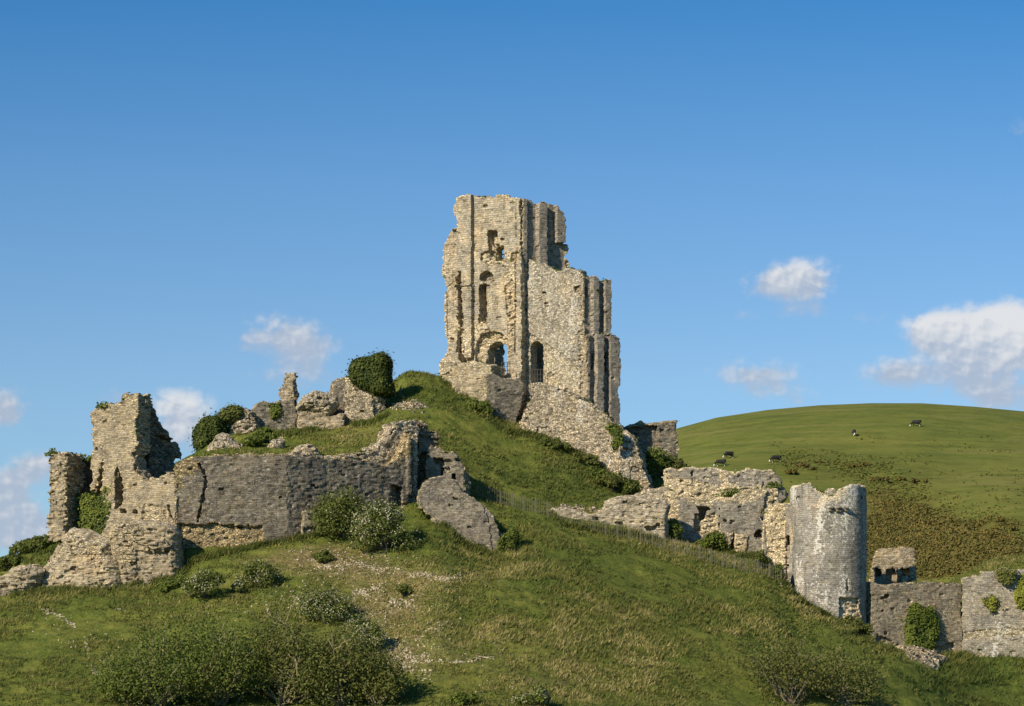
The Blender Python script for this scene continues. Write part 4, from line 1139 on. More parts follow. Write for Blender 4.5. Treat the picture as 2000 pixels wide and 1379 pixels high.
creeper('ivy', 'rounded dark ivy mound at the left end of the mound top', 408, 248.0, 0, [(375, 856), (376, 838), (384, 825), (395, 815), (410, 809), (424, 811), (436, 818), (440, 838), (430, 860), (416, 880), (398, 890), (381, 884)], 3.4, 'leaf_ivy', 4600, 0.21, puff=1.4, seed=61)
creeper('ivy', 'low olive ivy cap on the rubble next to the rounded ivy mound', 452, 249.0, 4, [(427, 812), (438, 798), (456, 793), (474, 797), (478, 806), (468, 816), (450, 822), (438, 828), (430, 824)], 2.2, 'leaf_thin', 2200, 0.20, puff=0.8, seed=62)
t = wall('boulder', 434, 240.6, -8, [(397, 878), (407, 860), (416, 850), (427, 845), (441, 848), (455, 858), (466, 868), (474, 884), (470, 900), (402, 900)], 2.4, M['boulder'], cell=0.09, rough=0.26, jag=0.2, seed=63, puff=1.1, corew=0)
tag(t, 'pale rounded boulder of masonry in front of the ivy mounds', 'boulder')
t = wall('boulder', 530, 240.6, -8, [(509, 890), (512, 878), (520, 866), (531, 856), (545, 853), (554, 860), (551, 885), (545, 895)], 1.8, M['boulder'], cell=0.09, rough=0.28, jag=0.25, seed=64, puff=0.8, corew=0)
tag(t, 'small pale boulder between green bushes just above the grey curtain wall', 'boulder')
t = wall('boulder', 594, 233.8, 4, [(560, 905), (567, 882), (580, 868), (600, 865), (616, 870), (624, 884), (628, 905)], 1.8, M['buff_pale'], cell=0.09, rough=0.24, jag=0.2, seed=65, puff=0.7, corew=0)
tag(t, 'flat buff lump of masonry on top of the grey curtain wall corner', 'boulder')

# ------------------------------------------------------------------ the walls at the right
t = wall('ruined_wall', 1190, 235.6, -8, [(1066, 1045), (1069, 997), (1076, 991), (1100, 989), (1118, 990), (1135, 998), (1158, 1002), (1176, 995), (1180, 980), (1190, 972), (1205, 967), (1225, 966), (1267, 970), (1300, 977), (1307, 986), (1303, 1008), (1303, 1080), (1200, 1075)], 1.7, M['gate_pale'], cell=0.09, rough=0.13, jag=0.22, seed=71, corew=0.3, puff=0.35,
         relief=[([(1260, 1030), (1290, 1022), (1280, 1034), (1264, 1038)], 0.6, 0.1, 0), (rect(1203, 1020, 1215, 1026), 0.5, 0.1, 0)])
tag(t, 'low pale coursed wall behind the fence, rounded at its left end', 'wall')
t = wall('ruined_wall', 1270, 243.0, -6, [(1236, 985), (1238, 966), (1262, 957), (1290, 950), (1308, 948), (1310, 985)], 1.2, M['gate_pale'], cell=0.10, rough=0.12, jag=0.2, seed=72)
tag(t, 'thin ledge of low walling between the sloping rubble mass and the gatehouse', 'wall')
t = thing('gatehouse', at(1400, 239), 'pale ruined gatehouse range with a square dark opening and crumbled cream top', 'gatehouse')
wall('rear_wall', 1400, 245.5, -4, [(1296, 1030), (1296, 917), (1310, 912), (1325, 916), (1333, 911), (1367, 912), (1383, 910), (1405, 912), (1420, 917), (1434, 924), (1440, 919), (1460, 915), (1505, 915), (1520, 927), (1528, 938), (1528, 948), (1538, 957), (1539, 970), (1525, 985), (1520, 1030)], 1.9, M['gate'], t, cell=0.09, rough=0.14, jag=0.28, seed=73, corew=0.45, puff=0.25,
     core=[rect(1405, 910, 1420, 970), [(1300, 935), (1420, 945), (1500, 952), (1500, 990), (1300, 985)]],
     relief=[(rect(1330, 916, 1352, 944), -0.12, 0.05, 0), ([(1416, 936), (1490, 940), (1485, 955), (1416, 955)], -0.2, 0.08, 0), (rect(1349, 922, 1353, 932), 0.5, 0.05, 0)])
wall('front_wall', 1400, 239.0, 7, [(1308, 1080), (1308, 960), (1318, 962), (1328, 973), (1360, 975), (1392, 976), (1425, 975), (1442, 965), (1460, 956), (1490, 954), (1520, 956), (1522, 975), (1497, 990), (1484, 1010), (1492, 1032), (1494, 1050), (1494, 1130), (1330, 1100)], 1.7, M['gate'], t, cell=0.085, rough=0.05, jag=0.2, seed=74, corew=0.28,
     holes=[[(1434, 1040), (1421, 1082), (1421, 1110), (1434, 1110), (1436, 1078)]],
     relief=[([(1362, 989), (1384, 990), (1387, 996), (1382, 998), (1379, 1010), (1370, 1016), (1364, 1012), (1365, 1000)], 1.4, 0.05, 0), (rect(1356, 1003, 1370, 1042), 0.6, 0.05, 0), ([(1370, 1014), (1400, 1000), (1402, 1045), (1368, 1050)], 0.25, 0.2, 0.9),
             (arch(1472, 1491, 1036, 1050), 1.2, 0.05, 0), ([(1405, 1040), (1460, 1045), (1455, 1085), (1405, 1085)], -0.2, 0.18, 0.8), (rect(1404, 985, 1406, 1030), 0.3, 0.03, 0),
             ([(1500, 950), (1525, 955), (1520, 985), (1490, 995)], 0.3, 0.25, 0.7)],
     core=[rect(1306, 960, 1326, 1030), [(1340, 974), (1440, 968), (1520, 953), (1525, 965), (1440, 980), (1340, 984)]])
t = wall('link_wall', 1540, 233.2, -16, [(1488, 1140), (1488, 1080), (1488, 1040), (1496, 992), (1505, 986), (1518, 982), (1540, 982), (1566, 984), (1566, 1190), (1545, 1180), (1527, 1160), (1505, 1130)], 2.0, M['gate'], cell=0.085, rough=0.06, jag=0.18, seed=75, corew=0.2,
         relief=[([(1536, 1046), (1558, 1048), (1552, 1064), (1535, 1064)], 1.2, 0.05, 0), (rect(1535, 1064, 1552, 1140), 0.25, 0.06, 0), ([(1490, 985), (1532, 982), (1533, 1110), (1500, 1110)], 0.1, 0.16, 0.9)])
tag(t, 'cream broken wall linking the gatehouse to the round tower, one dark square hole', 'wall')
t = thing('round_tower', at(1627, 232), 'tall grey round wall tower streaked with white lichen, right of the slope', 'tower')
wall('tower_shell', 1627, 228.6, 0, [(1540, 1310), (1544, 1100), (1551, 1040), (1544, 990), (1544, 956), (1553, 947), (1572, 941), (1590, 945), (1597, 957), (1608, 966), (1618, 970), (1636, 968), (1640, 956), (1655, 950), (1668, 945), (1689, 943), (1703, 948), (1704, 1310)], 6.9, M['drum'], t, cell=0.10, rough=0.028, jag=0.22, seed=76, corew=0.30, drum=(1627, 3.45, True), pits=0.0,
     relief=[([(1638, 1167), (1652, 1166), (1680, 1167), (1679, 1185), (1684, 1206), (1650, 1216), (1636, 1212), (1641, 1190)], 0.45, 0.22, 1.0), (rect(1655, 1130, 1657, 1152), 0.3, 0.02, 0), (rect(1560, 966, 1566, 972), 0.4, 0.05, 0), (rect(1686, 966, 1691, 972), 0.4, 0.05, 0)],
     core=[[(1600, 950), (1650, 945), (1655, 975), (1600, 985)]])
for cx in (1623, 1638, 1654):
    o = wall('corbel', cx, 228.55, 0, [(cx - 5, 1000), (cx - 5, 996), (cx - 4, 994), (cx - 4.5, 990), (cx + 4.5, 990), (cx + 4, 994), (cx + 5, 996), (cx + 5, 1000)], 0.5, M['grey'], t, cell=0.06, rough=0.03, jag=0.04, seed=int(cx), corew=0, relief=[(rect(cx - 6, 988, cx + 6, 993), -0.28, 0.03, 0), (rect(cx - 6, 997, cx + 6, 1001), -0.12, 0.02, 0)])
wall('inner_fragment', 1622, 232.6, 0, [(1600, 985), (1606, 962), (1615, 955), (1630, 954), (1640, 960), (1644, 985)], 0.9, M['gate_pale'], t, cell=0.10, rough=0.12, jag=0.2, seed=77, puff=0.3)
t = wall('ruined_wall', 1745, 243.5, -5, [(1700, 1180), (1703, 1100), (1708, 1085), (1714, 1074), (1721, 1071), (1750, 1069), (1778, 1069), (1785, 1074), (1787, 1096), (1790, 1135), (1792, 1180)], 1.9, M['buff'], cell=0.09, rough=0.08, jag=0.2, seed=78, corew=0.15,
         relief=[(arch(1730, 1752, 1110, 1150), 0.75, 0.04, 0), ([(1758, 1112), (1764, 1108), (1778, 1109), (1777, 1122), (1766, 1124)], 1.0, 0.1, 0), (rect(1711, 1110, 1721, 1126), 0.9, 0.06, 0), (rect(1725, 1106, 1730, 1150), -0.1, 0.04, 0), ([(1756, 1124), (1776, 1124), (1776, 1150), (1756, 1150)], 0.2, 0.12, 0.6)])
tag(t, 'squat ruin with two small round-headed recesses behind the right curtain wall', 'wall')
t = thing('curtain_wall', at(1790, 232.6), 'brown grey curtain wall right of the round tower, green creeper on it', 'curtain wall')
wall('wall_face', 1704, 231.0, 24, [(1698, 1300), (1702, 1138), (1732, 1142), (1760, 1139), (1792, 1138), (1810, 1136), (1845, 1139), (1879, 1141), (1881, 1310), (1767, 1330)], 1.7, M['curtain'], t, cell=0.095, rough=0.045, jag=0.16, seed=79, corew=0.22,
     relief=[([(1712, 1238), (1740, 1250), (1768, 1270), (1790, 1275), (1840, 1262), (1864, 1250), (1866, 1310), (1712, 1310)], 0.25, 0.16, 0.7), (rect(1729, 1160, 1737, 1166), 0.5, 0.05, 0)])
t = thing('curtain_wall', at(1940, 234.5), 'pale curtain wall with a stepped top at the right edge of the picture', 'curtain wall')
wall('wall_face', 1880, 234.9, -10, [(1879, 1310), (1879, 1131), (1898, 1128), (1899, 1125), (1915, 1125), (1916, 1117), (1944, 1118), (1946, 1112), (2010, 1112), (2060, 1114), (2120, 1122), (2120, 1310)], 1.8, M['curtain_pale'], t, cell=0.095, rough=0.045, jag=0.14, seed=80, corew=0.12,
     relief=[([(1880, 1235), (1960, 1228), (2120, 1226), (2120, 1240), (1960, 1242), (1880, 1250)], 0.1, 0.10, 0.7)])
creeper('ivy', 'upright green creeper growing on the brown curtain wall above the rubble heap', 1804, 232.7, 24, [(1792, 1181), (1804, 1186), (1810, 1192), (1820, 1184), (1833, 1209), (1836, 1241), (1822, 1268), (1797, 1276), (1775, 1256), (1775, 1209), (1782, 1190)], 0.7, 'leaf_ivy_light', 4200, 0.17, puff=0.6, seed=81, cat='creeper')
creeper('ivy', 'yellow green creeper cut off by the right edge of the picture', 2005, 233.6, -10, [(1984, 1174), (1986, 1150), (1992, 1130), (2010, 1118), (2040, 1122), (2050, 1160), (2030, 1196), (1996, 1190)], 0.7, 'leaf_creeper_yellow', 2200, 0.17, puff=0.5, seed=82, cat='creeper')
creeper('ivy', 'small forked yellow creeper in the middle of the pale curtain wall', 1926, 234.2, -10, [(1906, 1160), (1918, 1164), (1928, 1168), (1940, 1160), (1946, 1176), (1944, 1196), (1936, 1194), (1926, 1178)], 0.25, 'leaf_creeper_yellow', 360, 0.15, puff=0.2, seed=83, cat='creeper')
creeper('ivy', 'thin olive creeper hanging from the stepped top of the pale curtain wall', 1966, 233.5, -10, [(1946, 1112), (1984, 1112), (1978, 1128), (1966, 1142), (1956, 1132), (1948, 1126)], 0.25, 'leaf_thin', 500, 0.15, puff=0.2, seed=84, cat='creeper')


# ------------------------------------------------------------------ rubble and chalk
def stones(name, pos, size, mat, seed, kind=None, label=None, cat=None):
    rs = np.random.RandomState(seed)
    n = len(pos)
    cube = np.array([(-1, -1, -1), (1, -1, -1), (1, 1, -1), (-1, 1, -1), (-1, -1, 1), (1, -1, 1), (1, 1, 1), (-1, 1, 1)], float) * 0.5
    V = cube[None] * (1 + 0.35 * rs.uniform(-1, 1, (n, 8, 3)))
    V = V * (size * np.array([1.25, 1.0, 0.75]))[:, None, :] if np.ndim(size) > 1 else V * size[:, None, None] * np.array([1.25, 1.0, 0.75])
    th = rs.uniform(0, 6.28, n); c, s = np.cos(th), np.sin(th)
    x = V[..., 0] * c[:, None] - V[..., 1] * s[:, None]; y = V[..., 0] * s[:, None] + V[..., 1] * c[:, None]
    V = np.stack([x, y, V[..., 2]], -1) + pos[:, None, :]
    q = np.array([[0, 3, 2, 1], [4, 5, 6, 7], [0, 1, 5, 4], [1, 2, 6, 5], [2, 3, 7, 6], [3, 0, 4, 7]])
    F = (q[None] + 8 * np.arange(n)[:, None, None]).reshape(-1, 4)
    o = new_mesh(name, V.reshape(-1, 3), F, mat)
    return tag(o, label, cat, kind=kind)


rs = np.random.RandomState(5)
pts = []
for i in range(700):
    px = rs.uniform(1752, 1845); q = (px - 1798) / 46
    Y = 232.6 - abs(rs.normal()) * 2.4 * max(0.2, 1 - q * q)
    if q * q < 1.05:
        hgt = 0.9 * max(0, 1 - q * q) * max(0, 1 - (232.6 - Y) / 5)
        p = at(px, Y, 0.05 + hgt * rs.uniform(0.3, 1)); pts.append(p)
stones('rubble_heap', np.array(pts), rs.uniform(0.16, 0.55, len(pts)), M['rubble'], 6, 'stuff', 'heap of tumbled pale stones at the foot of the creeper', 'rubble')
pts = []
for i in range(170):
    px = 793 + 16 * rs.normal(); py = 793 + 5 * rs.normal()
    pts.append(at(px, hit(px, py, 235, 262), 0.0))
for i in range(160):
    px = rs.uniform(1095, 1180) if i % 2 else rs.uniform(1505, 1560); py = (990 + (px - 1095) * 0.12 if px < 1300 else 1118 + (px - 1505) * 0.9) + rs.normal() * 3
    pts.append(at(px, hit(px, py, 200, 245), 0.03))
stones('loose_stones', np.array(pts), rs.uniform(0.08, 0.30, len(pts)), M['rubble'], 7, 'stuff', 'loose pale stones lying on the mound and by the path', 'stones')

SCREE = [(690, 1105, 95, 22, 330), (760, 1180, 70, 40, 420), (770, 1265, 50, 34, 340), (640, 1085, 80, 14, 180), (560, 1170, 50, 20, 110), (520, 1200, 160, 20, 90), (150, 1240, 110, 45, 90), (860, 1270, 80, 30, 120),
         (205, 1300, 20, 40, 50), (960, 1345, 60, 20, 25), (1005, 1370, 20, 8, 30), (240, 1190, 30, 8, 30), (590, 1130, 90, 30, 80), (470, 1130, 50, 10, 50), (700, 1240, 30, 25, 90), (870, 1220, 60, 12, 60)]
LINES = [((75, 1185), (150, 1225), 70, 3), ((655, 1103), (780, 1115), 120, 3), ((800, 1123), (900, 1133), 190, 3), ((688, 1163), (750, 1148), 130, 4), ((790, 1280), (840, 1292), 60, 4), ((755, 1290), (845, 1322), 90, 7), ((820, 1297), (965, 1288), 80, 1.5),
         ((565, 1168), (620, 1178), 60, 4), ((520, 1185), (530, 1205), 26, 3), ((165, 1250), (190, 1330), 40, 6), ((205, 1320), (210, 1360), 30, 3), ((240, 1375), (330, 1370), 50, 4), ((760, 1172), (815, 1186), 70, 4), ((600, 1098), (650, 1112), 60, 3), ((812, 1250), (880, 1212), 50, 4)]
P_ = []; S_ = []
for (cx, cy, rx, ry, n) in SCREE:
    for i in range(int(n * .62)):
        P_.append((cx + rx * rs.normal() * .6, cy + ry * rs.normal() * .6)); S_.append(0.05 + 0.11 * rs.beta(1, 3))
for (a, b, n, w) in LINES:
    for i in range(n):
        tt = rs.uniform(); wob = 5 * math.sin(tt * 9 + a[0])
        P_.append((a[0] + (b[0] - a[0]) * tt, a[1] + (b[1] - a[1]) * tt + wob * .5 + w * rs.normal())); S_.append(0.06 + 0.13 * rs.beta(1, 2.5))
pts = np.array([at(px, hit(px, py), 0.02) for px, py in P_])
stones('chalk_scree', pts, np.array(S_), M['chalk'], 8, 'stuff', 'scattered white chalk stones on the worn left slope', 'stones')

# ------------------------------------------------------------------ grass
rs = np.random.RandomState(77)
n = 230000
px = rs.uniform(-40, 2040, n); Y = 165 + (268 - 165) * rs.uniform(0, 1, n)
x = (px - 1000) / FOC * Y
cl = fbm2(x / 1.8, Y / 1.8, 91, 3); cl2 = fbm2(x / 9, Y / 9, 92, 2)
keepm = cl + 0.7 * cl2 + rs.uniform(-0.5, 0.5, n) > -0.15
px, Y, x, cl, cl2 = px[keepm], Y[keepm], x[keepm], cl[keepm], cl2[keepm]
n = len(px)
z = land_z(px, Y) - 0.05
rr = HOR - z / Y * FOC
lu = np.clip(patch(px, rr, LUSH), 0, 1.2); dr = np.clip(patch(px, rr, DRY), 0, 1.2)
hh = (0.17 + 0.16 * rs.uniform(0, 1, n)) * (1 + 0.7 * lu + 0.35 * cl2) * (1 - 0.45 * dr)
tint = np.clip(0.31 + 0.34 * cl2 + 0.36 * cl + 0.17 * rs.normal(size=n) - 0.38 * lu + 0.28 * dr, 0, 1)
# ranker grass and nettles along the foot of every wall
FEET = [[(20, 1160), (130, 1150), (225, 1146), (345, 1128), (372, 1095), (450, 1076), (520, 1061), (600, 1048), (650, 1034)], [(820, 985), (855, 1014), (884, 1046), (922, 1072), (960, 1086), (992, 1094)],
        [(858, 738), (884, 755), (922, 780), (950, 812), (985, 840)], [(990, 842), (1061, 852), (1088, 871), (1142, 890), (1190, 925), (1236, 960)], [(1072, 1000), (1100, 1025), (1200, 1038), (1262, 1048), (1303, 1052)],
        [(1330, 1040), (1377, 1056), (1435, 1082), (1475, 1084)], [(1500, 1108), (1530, 1142), (1560, 1170), (1600, 1195), (1640, 1218), (1700, 1248)], [(1712, 1252), (1767, 1283)], [(1840, 1280), (1900, 1276), (2000, 1270)], [(672, 812), (690, 828), (728, 824), (757, 808)], [(495, 840), (560, 848), (640, 830)]]
gx, gY = [], []
for line in FEET:
    q = np.array(line, float); L = np.hypot(*np.diff(q, axis=0).T); s = np.concatenate([[0], np.cumsum(L)])
    for _ in range(int(s[-1] * 5.0)):
        w_ = rs.uniform(0, s[-1]); a_ = np.interp(w_, s, q[:, 0]) + rs.normal() * 2; r_ = np.interp(w_, s, q[:, 1]) + abs(rs.normal()) * 3.0
        gx.append(a_); gY.append(hit(a_, r_ + 1, 200, 268))
gx, gY = np.array(gx), np.array(gY)
k_ = len(gx)
px = np.concatenate([px, gx]); Y = np.concatenate([Y, gY]); x = np.concatenate([x, (gx - 1000) / FOC * gY]); z = np.concatenate([z, land_z(gx, gY) - 0.05])
hh = np.concatenate([hh, 0.28 + 0.42 * rs.beta(1.5, 2.5, k_)]); tint = np.concatenate([tint, np.clip(0.25 + 0.25 * rs.normal(size=k_), 0, 1)])
n = len(px)
B_ = 3
bx = np.repeat(x, B_) + rs.normal(size=n * B_) * 0.09; by = np.repeat(Y, B_) + rs.normal(size=n * B_) * 0.09; bz = np.repeat(z, B_)
h2 = np.repeat(hh, B_) * rs.uniform(0.6, 1.2, n * B_); th = rs.uniform(0, 6.28, n * B_); w = 0.055
lean = np.stack([0.35 + 0.45 * rs.normal(size=n * B_), 0.40 * rs.normal(size=n * B_) - 0.15], 1) * h2[:, None]
V = np.stack([np.stack([bx - w * np.cos(th), by - w * np.sin(th), bz], 1), np.stack([bx + w * np.cos(th), by + w * np.sin(th), bz], 1), np.stack([bx + lean[:, 0], by + lean[:, 1], bz + h2], 1)], 1).reshape(-1, 3)
tag(new_mesh('grass', V, np.arange(len(V)).reshape(-1, 3), M['grass_tuft'], {'tint': np.repeat(tint, 3 * B_)}), 'tussocky grass covering the castle hill', 'grass', kind='stuff')

# ------------------------------------------------------------------ the fence down the slope
FP = [(932, 233.6), (1000, 234.0), (1060, 233.4), (1120, 232.6), (1180, 232.2), (1240, 231.6), (1300, 231.0), (1360, 230.4), (1420, 229.8), (1480, 229.2), (1526, 228.8)]
fpx = np.array([p[0] for p in FP], float); fY = np.array([p[1] for p in FP])
fence = thing('fence', at(1230, 231.7), 'long pale slatted fence running down the slope below the ruined walls', 'fence')
NP = 26
pk = np.linspace(932, 1526, NP + 1)
for i in range(NP + 1):
    b = at(pk[i], np.interp(pk[i], fpx, fY))
    v, f = tubes([(np.array([b + (0, 0, -0.3), b + (0, 0, 1.36)]), 0.035)], 6)
    new_mesh('post', v - b, f, M['fence'], loc=b, parent=fence)
for i in range(NP):
    items = []
    q = np.linspace(pk[i], pk[i + 1], 6)
    P3 = np.array([at(a, np.interp(a, fpx, fY)) for a in q])
    for j in range(1, 6):
        c = (P3[j] + P3[j - 1]) / 2
        dz = 0.04 * rs.normal()
        items.append((c[0] - 0.013, c[1] - 0.012, c[2] + 0.06, c[0] + 0.013, c[1] + 0.012, c[2] + 1.30 + dz))
    v, f = boxes(items)
    tv, tf = tubes([(P3 + np.array([0, 0.03, 0.35]), 0.013), (P3 + np.array([0, 0.03, 1.1]), 0.013)], 4)
    v = np.concatenate([v, tv]); f = np.concatenate([f, tf + len(items) * 8])
    new_mesh('panel', v - P3[0], f, M['fence'], loc=P3[0], parent=fence)
t = thing('fence', at(776, 246), 'two short wooden posts right of the ivy block', 'fence posts')
for a in (769, 782):
    b = at(a, hit(a, 772, 240, 262))
    v, f = tubes([(np.array([b + (0, 0, -0.2), b + (0, 0, 0.75)]), 0.08)], 6)
    new_mesh('post', v - b, f, M['fence'], loc=b, parent=t)

# ------------------------------------------------------------------ shrubs
shrub('bush', 'dark green bush against the corner of the grey curtain wall, left of the hawthorn', 'bush', 664, 1050, 112, 102, mat='leaf_haw', n=5670, size=0.15, clumps=18, seed=1, blossom=0.03)
shrub('hawthorn', 'largest hawthorn full of white blossom in front of the grey curtain wall', 'hawthorn', 750, 1076, 124, 104, mat='leaf_haw', n=5670, size=0.15, clumps=20, blossom=0.42, seed=2)
shrub('bush', 'low green bush between the blossoming hawthorn and the slipped wall section', 'bush', 835, 1012, 58, 40, mat='leaf_shrub', n=2025, size=0.15, clumps=10, seed=3)
shrub('bush', 'bright green bush right of the slipped wall section', 'bush', 996, 1076, 44, 52, mat='leaf_shrub', n=2025, size=0.14, clumps=10, seed=4)
shrub('hawthorn', 'small blossoming hawthorn below the craggy masonry block', 'hawthorn', 402, 1168, 86, 64, mat='leaf_haw', n=2430, size=0.13, clumps=12, blossom=0.34, seed=5)
shrub('hawthorn', 'small dark hawthorn below the undercut foot of the curtain wall', 'hawthorn', 507, 1146, 80, 58, mat='leaf_haw', n=2025, size=0.13, clumps=11, blossom=0.22, seed=6)
shrub('hawthorn', 'rounded blossoming hawthorn in the middle of the chalky slope', 'hawthorn', 638, 1218, 100, 84, mat='leaf_haw', n=3510, size=0.13, clumps=14, blossom=0.44, seed=7)
shrub('hawthorn', 'pale blossoming hawthorn on the chalk, beside the upper right of the thicket', 'hawthorn', 712, 1276, 84, 74, mat='leaf_haw', n=2700, size=0.13, clumps=12, blossom=0.5, seed=8)
shrub('bush', 'little dark bush under the buttress foot of the curtain wall', 'bush', 628, 1102, 36, 32, mat='leaf_haw', n=700, size=0.14, clumps=7, seed=9)
shrub('bush', 'little bush alone on the chalky slope right of the hawthorns', 'bush', 788, 1164, 40, 28, mat='leaf_haw', n=650, size=0.14, clumps=7, seed=10)
shrub('bush', 'tiny blossoming sprig beside the small hawthorn below the masonry block', 'bush', 464, 1158, 34, 24, mat='leaf_haw', n=420, size=0.14, clumps=6, blossom=0.3, seed=11)
shrub('bush', 'low dark bramble clump at the foot of the craggy masonry block', 'bush', 336, 1152, 76, 34, mat='leaf_shrub', n=2025, size=0.14, clumps=12, seed=12)
TH = [(315, 1408, 230, 186), (430, 1412, 230, 206), (555, 1416, 230, 204), (670, 1420, 210, 186), (258, 1430, 140, 124), (740, 1430, 120, 118)]
TL = ['leafy green shrub at the left end of the thicket', 'tallest leafy shrub of the thicket in the left foreground', 'olive shrub with bare twigs in the middle of the thicket', 'twiggy shrub with pale stems at the right part of the thicket', 'low shrub at the lower left corner of the thicket', 'low twiggy shrub at the right end of the thicket']
for i, (a, b, w, h) in enumerate(TH):
    b2 = b - 30
    shrub('shrub', TL[i], 'shrub', a, b2, w, h - 14, 'shrubs of the foreground thicket', 'leaf_shrub' if i in (0, 1, 4) else 'leaf_thin', n=7500 if w > 140 else 4500, size=0.135, clumps=40, sink=0.7, seed=20 + i, twig='twig', depth=0.9, branches=26, flat=0.35, Y=hit(a, min(b2, 1376), 150), outward=0.4)
shrub('tree', 'thin leaved tree with a forked dark stem in the right foreground', 'tree', 1548, 1392, 190, 138, 'open trees in the right foreground', 'leaf_thin', n=3600, size=0.14, clumps=26, seed=31, twig='bark', bare=0.36, branches=20, flat=0.3, Y=hit(1548, 1376, 150), outward=0.4)
shrub('tree', 'thin leaved tree with leaning pale stems, right of the forked tree', 'tree', 1650, 1396, 180, 118, 'open trees in the right foreground', 'leaf_thin', n=3400, size=0.14, clumps=24, seed=32, twig='twig', bare=0.30, branches=18, flat=0.3, Y=hit(1650, 1376, 150), outward=0.4)
shrub('shrub', 'bright green shrub cut by the bottom edge, left one of the middle pair', 'shrub', 912, 1392, 70, 34, mat='leaf_ivy_light', n=2025, size=0.13, clumps=10, seed=33, Y=hit(912, 1378, 150))
shrub('shrub', 'green shrub with white sprigs cut by the bottom edge, right one of the middle pair', 'shrub', 1045, 1394, 80, 40, mat='leaf_ivy_light', n=2295, size=0.13, clumps=11, seed=34, Y=hit(1045, 1378, 150), blossom=0.2)
shrub('bush', 'leafy bush growing on fallen stones before the gatehouse', 'bush', 1394, 1074, 46, 46, mat='leaf_ivy_light', n=2025, size=0.15, clumps=10, seed=35)
shrub('bush', 'green bush in the broken gap at the left end of the gatehouse front', 'bush', 1316, 1056, 30, 50, mat='leaf_shrub', n=1500, size=0.14, clumps=10, seed=42, Y=236.6)
shrub('bush', 'tall green bush below the arched window of the gatehouse', 'bush', 1487, 1100, 34, 44, mat='leaf_haw', n=1620, size=0.14, clumps=9, seed=36, Y=233.0)
shrub('bush', 'dark bush at the lower end of the fence', 'bush', 1517, 1136, 30, 36, mat='leaf_haw', n=1215, size=0.14, clumps=8, seed=37, Y=230.0)
shrub('bush', 'brown green bush at the broken foot of the round tower', 'bush', 1672, 1244, 56, 42, mat='leaf_thin', n=2025, size=0.14, clumps=10, seed=38, Y=227.0)
creeper('ivy', 'single small green tuft rooted in the left side of the round tower', 1556, 231.0, -40, [(1550, 1126), (1556, 1122), (1562, 1128), (1562, 1140), (1551, 1140)], 0.5, 'leaf_ivy', 260, 0.16, puff=0.3, seed=39)
shrub('bush', 'bushes on the slope behind the sloping rubble mass, left clump', 'bush', 1278, 950, 60, 80, mat='leaf_shrub', n=2200, size=0.2, clumps=14, seed=40, Y=255.5)
shrub('bush', 'bushes behind the gatehouse wall top, under the low dark ruin', 'bush', 1322, 925, 60, 50, mat='leaf_thin', n=1800, size=0.2, clumps=12, seed=41, Y=257.0)
BR = [(1195, 960, 70, 42, 'leaf_thin', 'brown green bramble at the lower edge of the sloping rubble mass, rightmost of the row'), (1172, 948, 44, 36, 'leaf_ivy_light', 'pale green elder at the lower end of the bramble row'), (1142, 905, 74, 24, 'leaf_thin', 'dark bramble half way along the foot of the sloping rubble mass'), (1085, 878, 84, 20, 'leaf_haw', 'dark bramble just below the left foot of the sloping rubble mass'), (940, 806, 56, 30, 'leaf_shrub', 'green bush under the left corner of the dark tilted slab'), (1230, 968, 40, 40, 'leaf_haw', 'dark bush tucked in the corner behind the low pale wall')]
for i, (a, b, w, h, mt, lb) in enumerate(BR):
    shrub('bush', lb, 'bush', a, b, w, h, 'brambles along the foot of the sloping rubble mass' if 'bramble' in lb else None, mt, n=2300, size=0.15, clumps=20, seed=50 + i, branches=5)
for i, (a, b, w, h, lb) in enumerate([(516, 872, 62, 30, 'green bush among the boulders above the curtain wall'), (492, 886, 50, 24, 'low bush between the two pale boulders'), (60, 1118, 100, 34, 'dark bramble bank behind the fallen slab at the left edge'), (15, 1135, 90, 26, 'dark bramble bank cut by the left edge of the picture')]):
    shrub('bush', lb, 'bush', a, b, w, h, None, 'leaf_shrub' if i < 2 else 'leaf_haw', n=2000, size=0.18, clumps=14, seed=60 + i, branches=5, Y=[244, 241.5, 226, 224.5][i])
for i, (a, b, w, h, Yk, lb) in enumerate([(104, 888, 16, 10, 224.4, 'tuft of grass and weeds on the leftmost stump'), (172, 902, 44, 16, 227.0, 'green weeds on the dark wall inside the gap'), (206, 795, 22, 9, 224.0, 'weeds on the flat top of the buff tower'), (1430, 968, 40, 14, 242.5, 'grass tuft on the gatehouse ledge'), (1510, 952, 20, 10, 245.2, 'small grass tuft at the right end of the gatehouse top')]):
    # weeds that root in the masonry, on the wall heads
    rq = np.random.RandomState(70 + i)
    b3 = np.array([(a - 1000) / FOC * Yk, Yk, (HOR - b) / FOC * Yk])
    k = Yk / FOC; nn = 420
    p = np.stack([rq.normal(size=nn) * w * k * .28, rq.normal(size=nn) * .35, np.abs(rq.normal(size=nn)) * h * k * .45 - .1], 1)
    root = thing('weeds', b3, lb, 'weeds')
    leaves('foliage', p + b3, np.tile([0, -.3, .9], (nn, 1)), 0.17, M['leaf_shrub'], root, 70 + i, b3, 0.3)

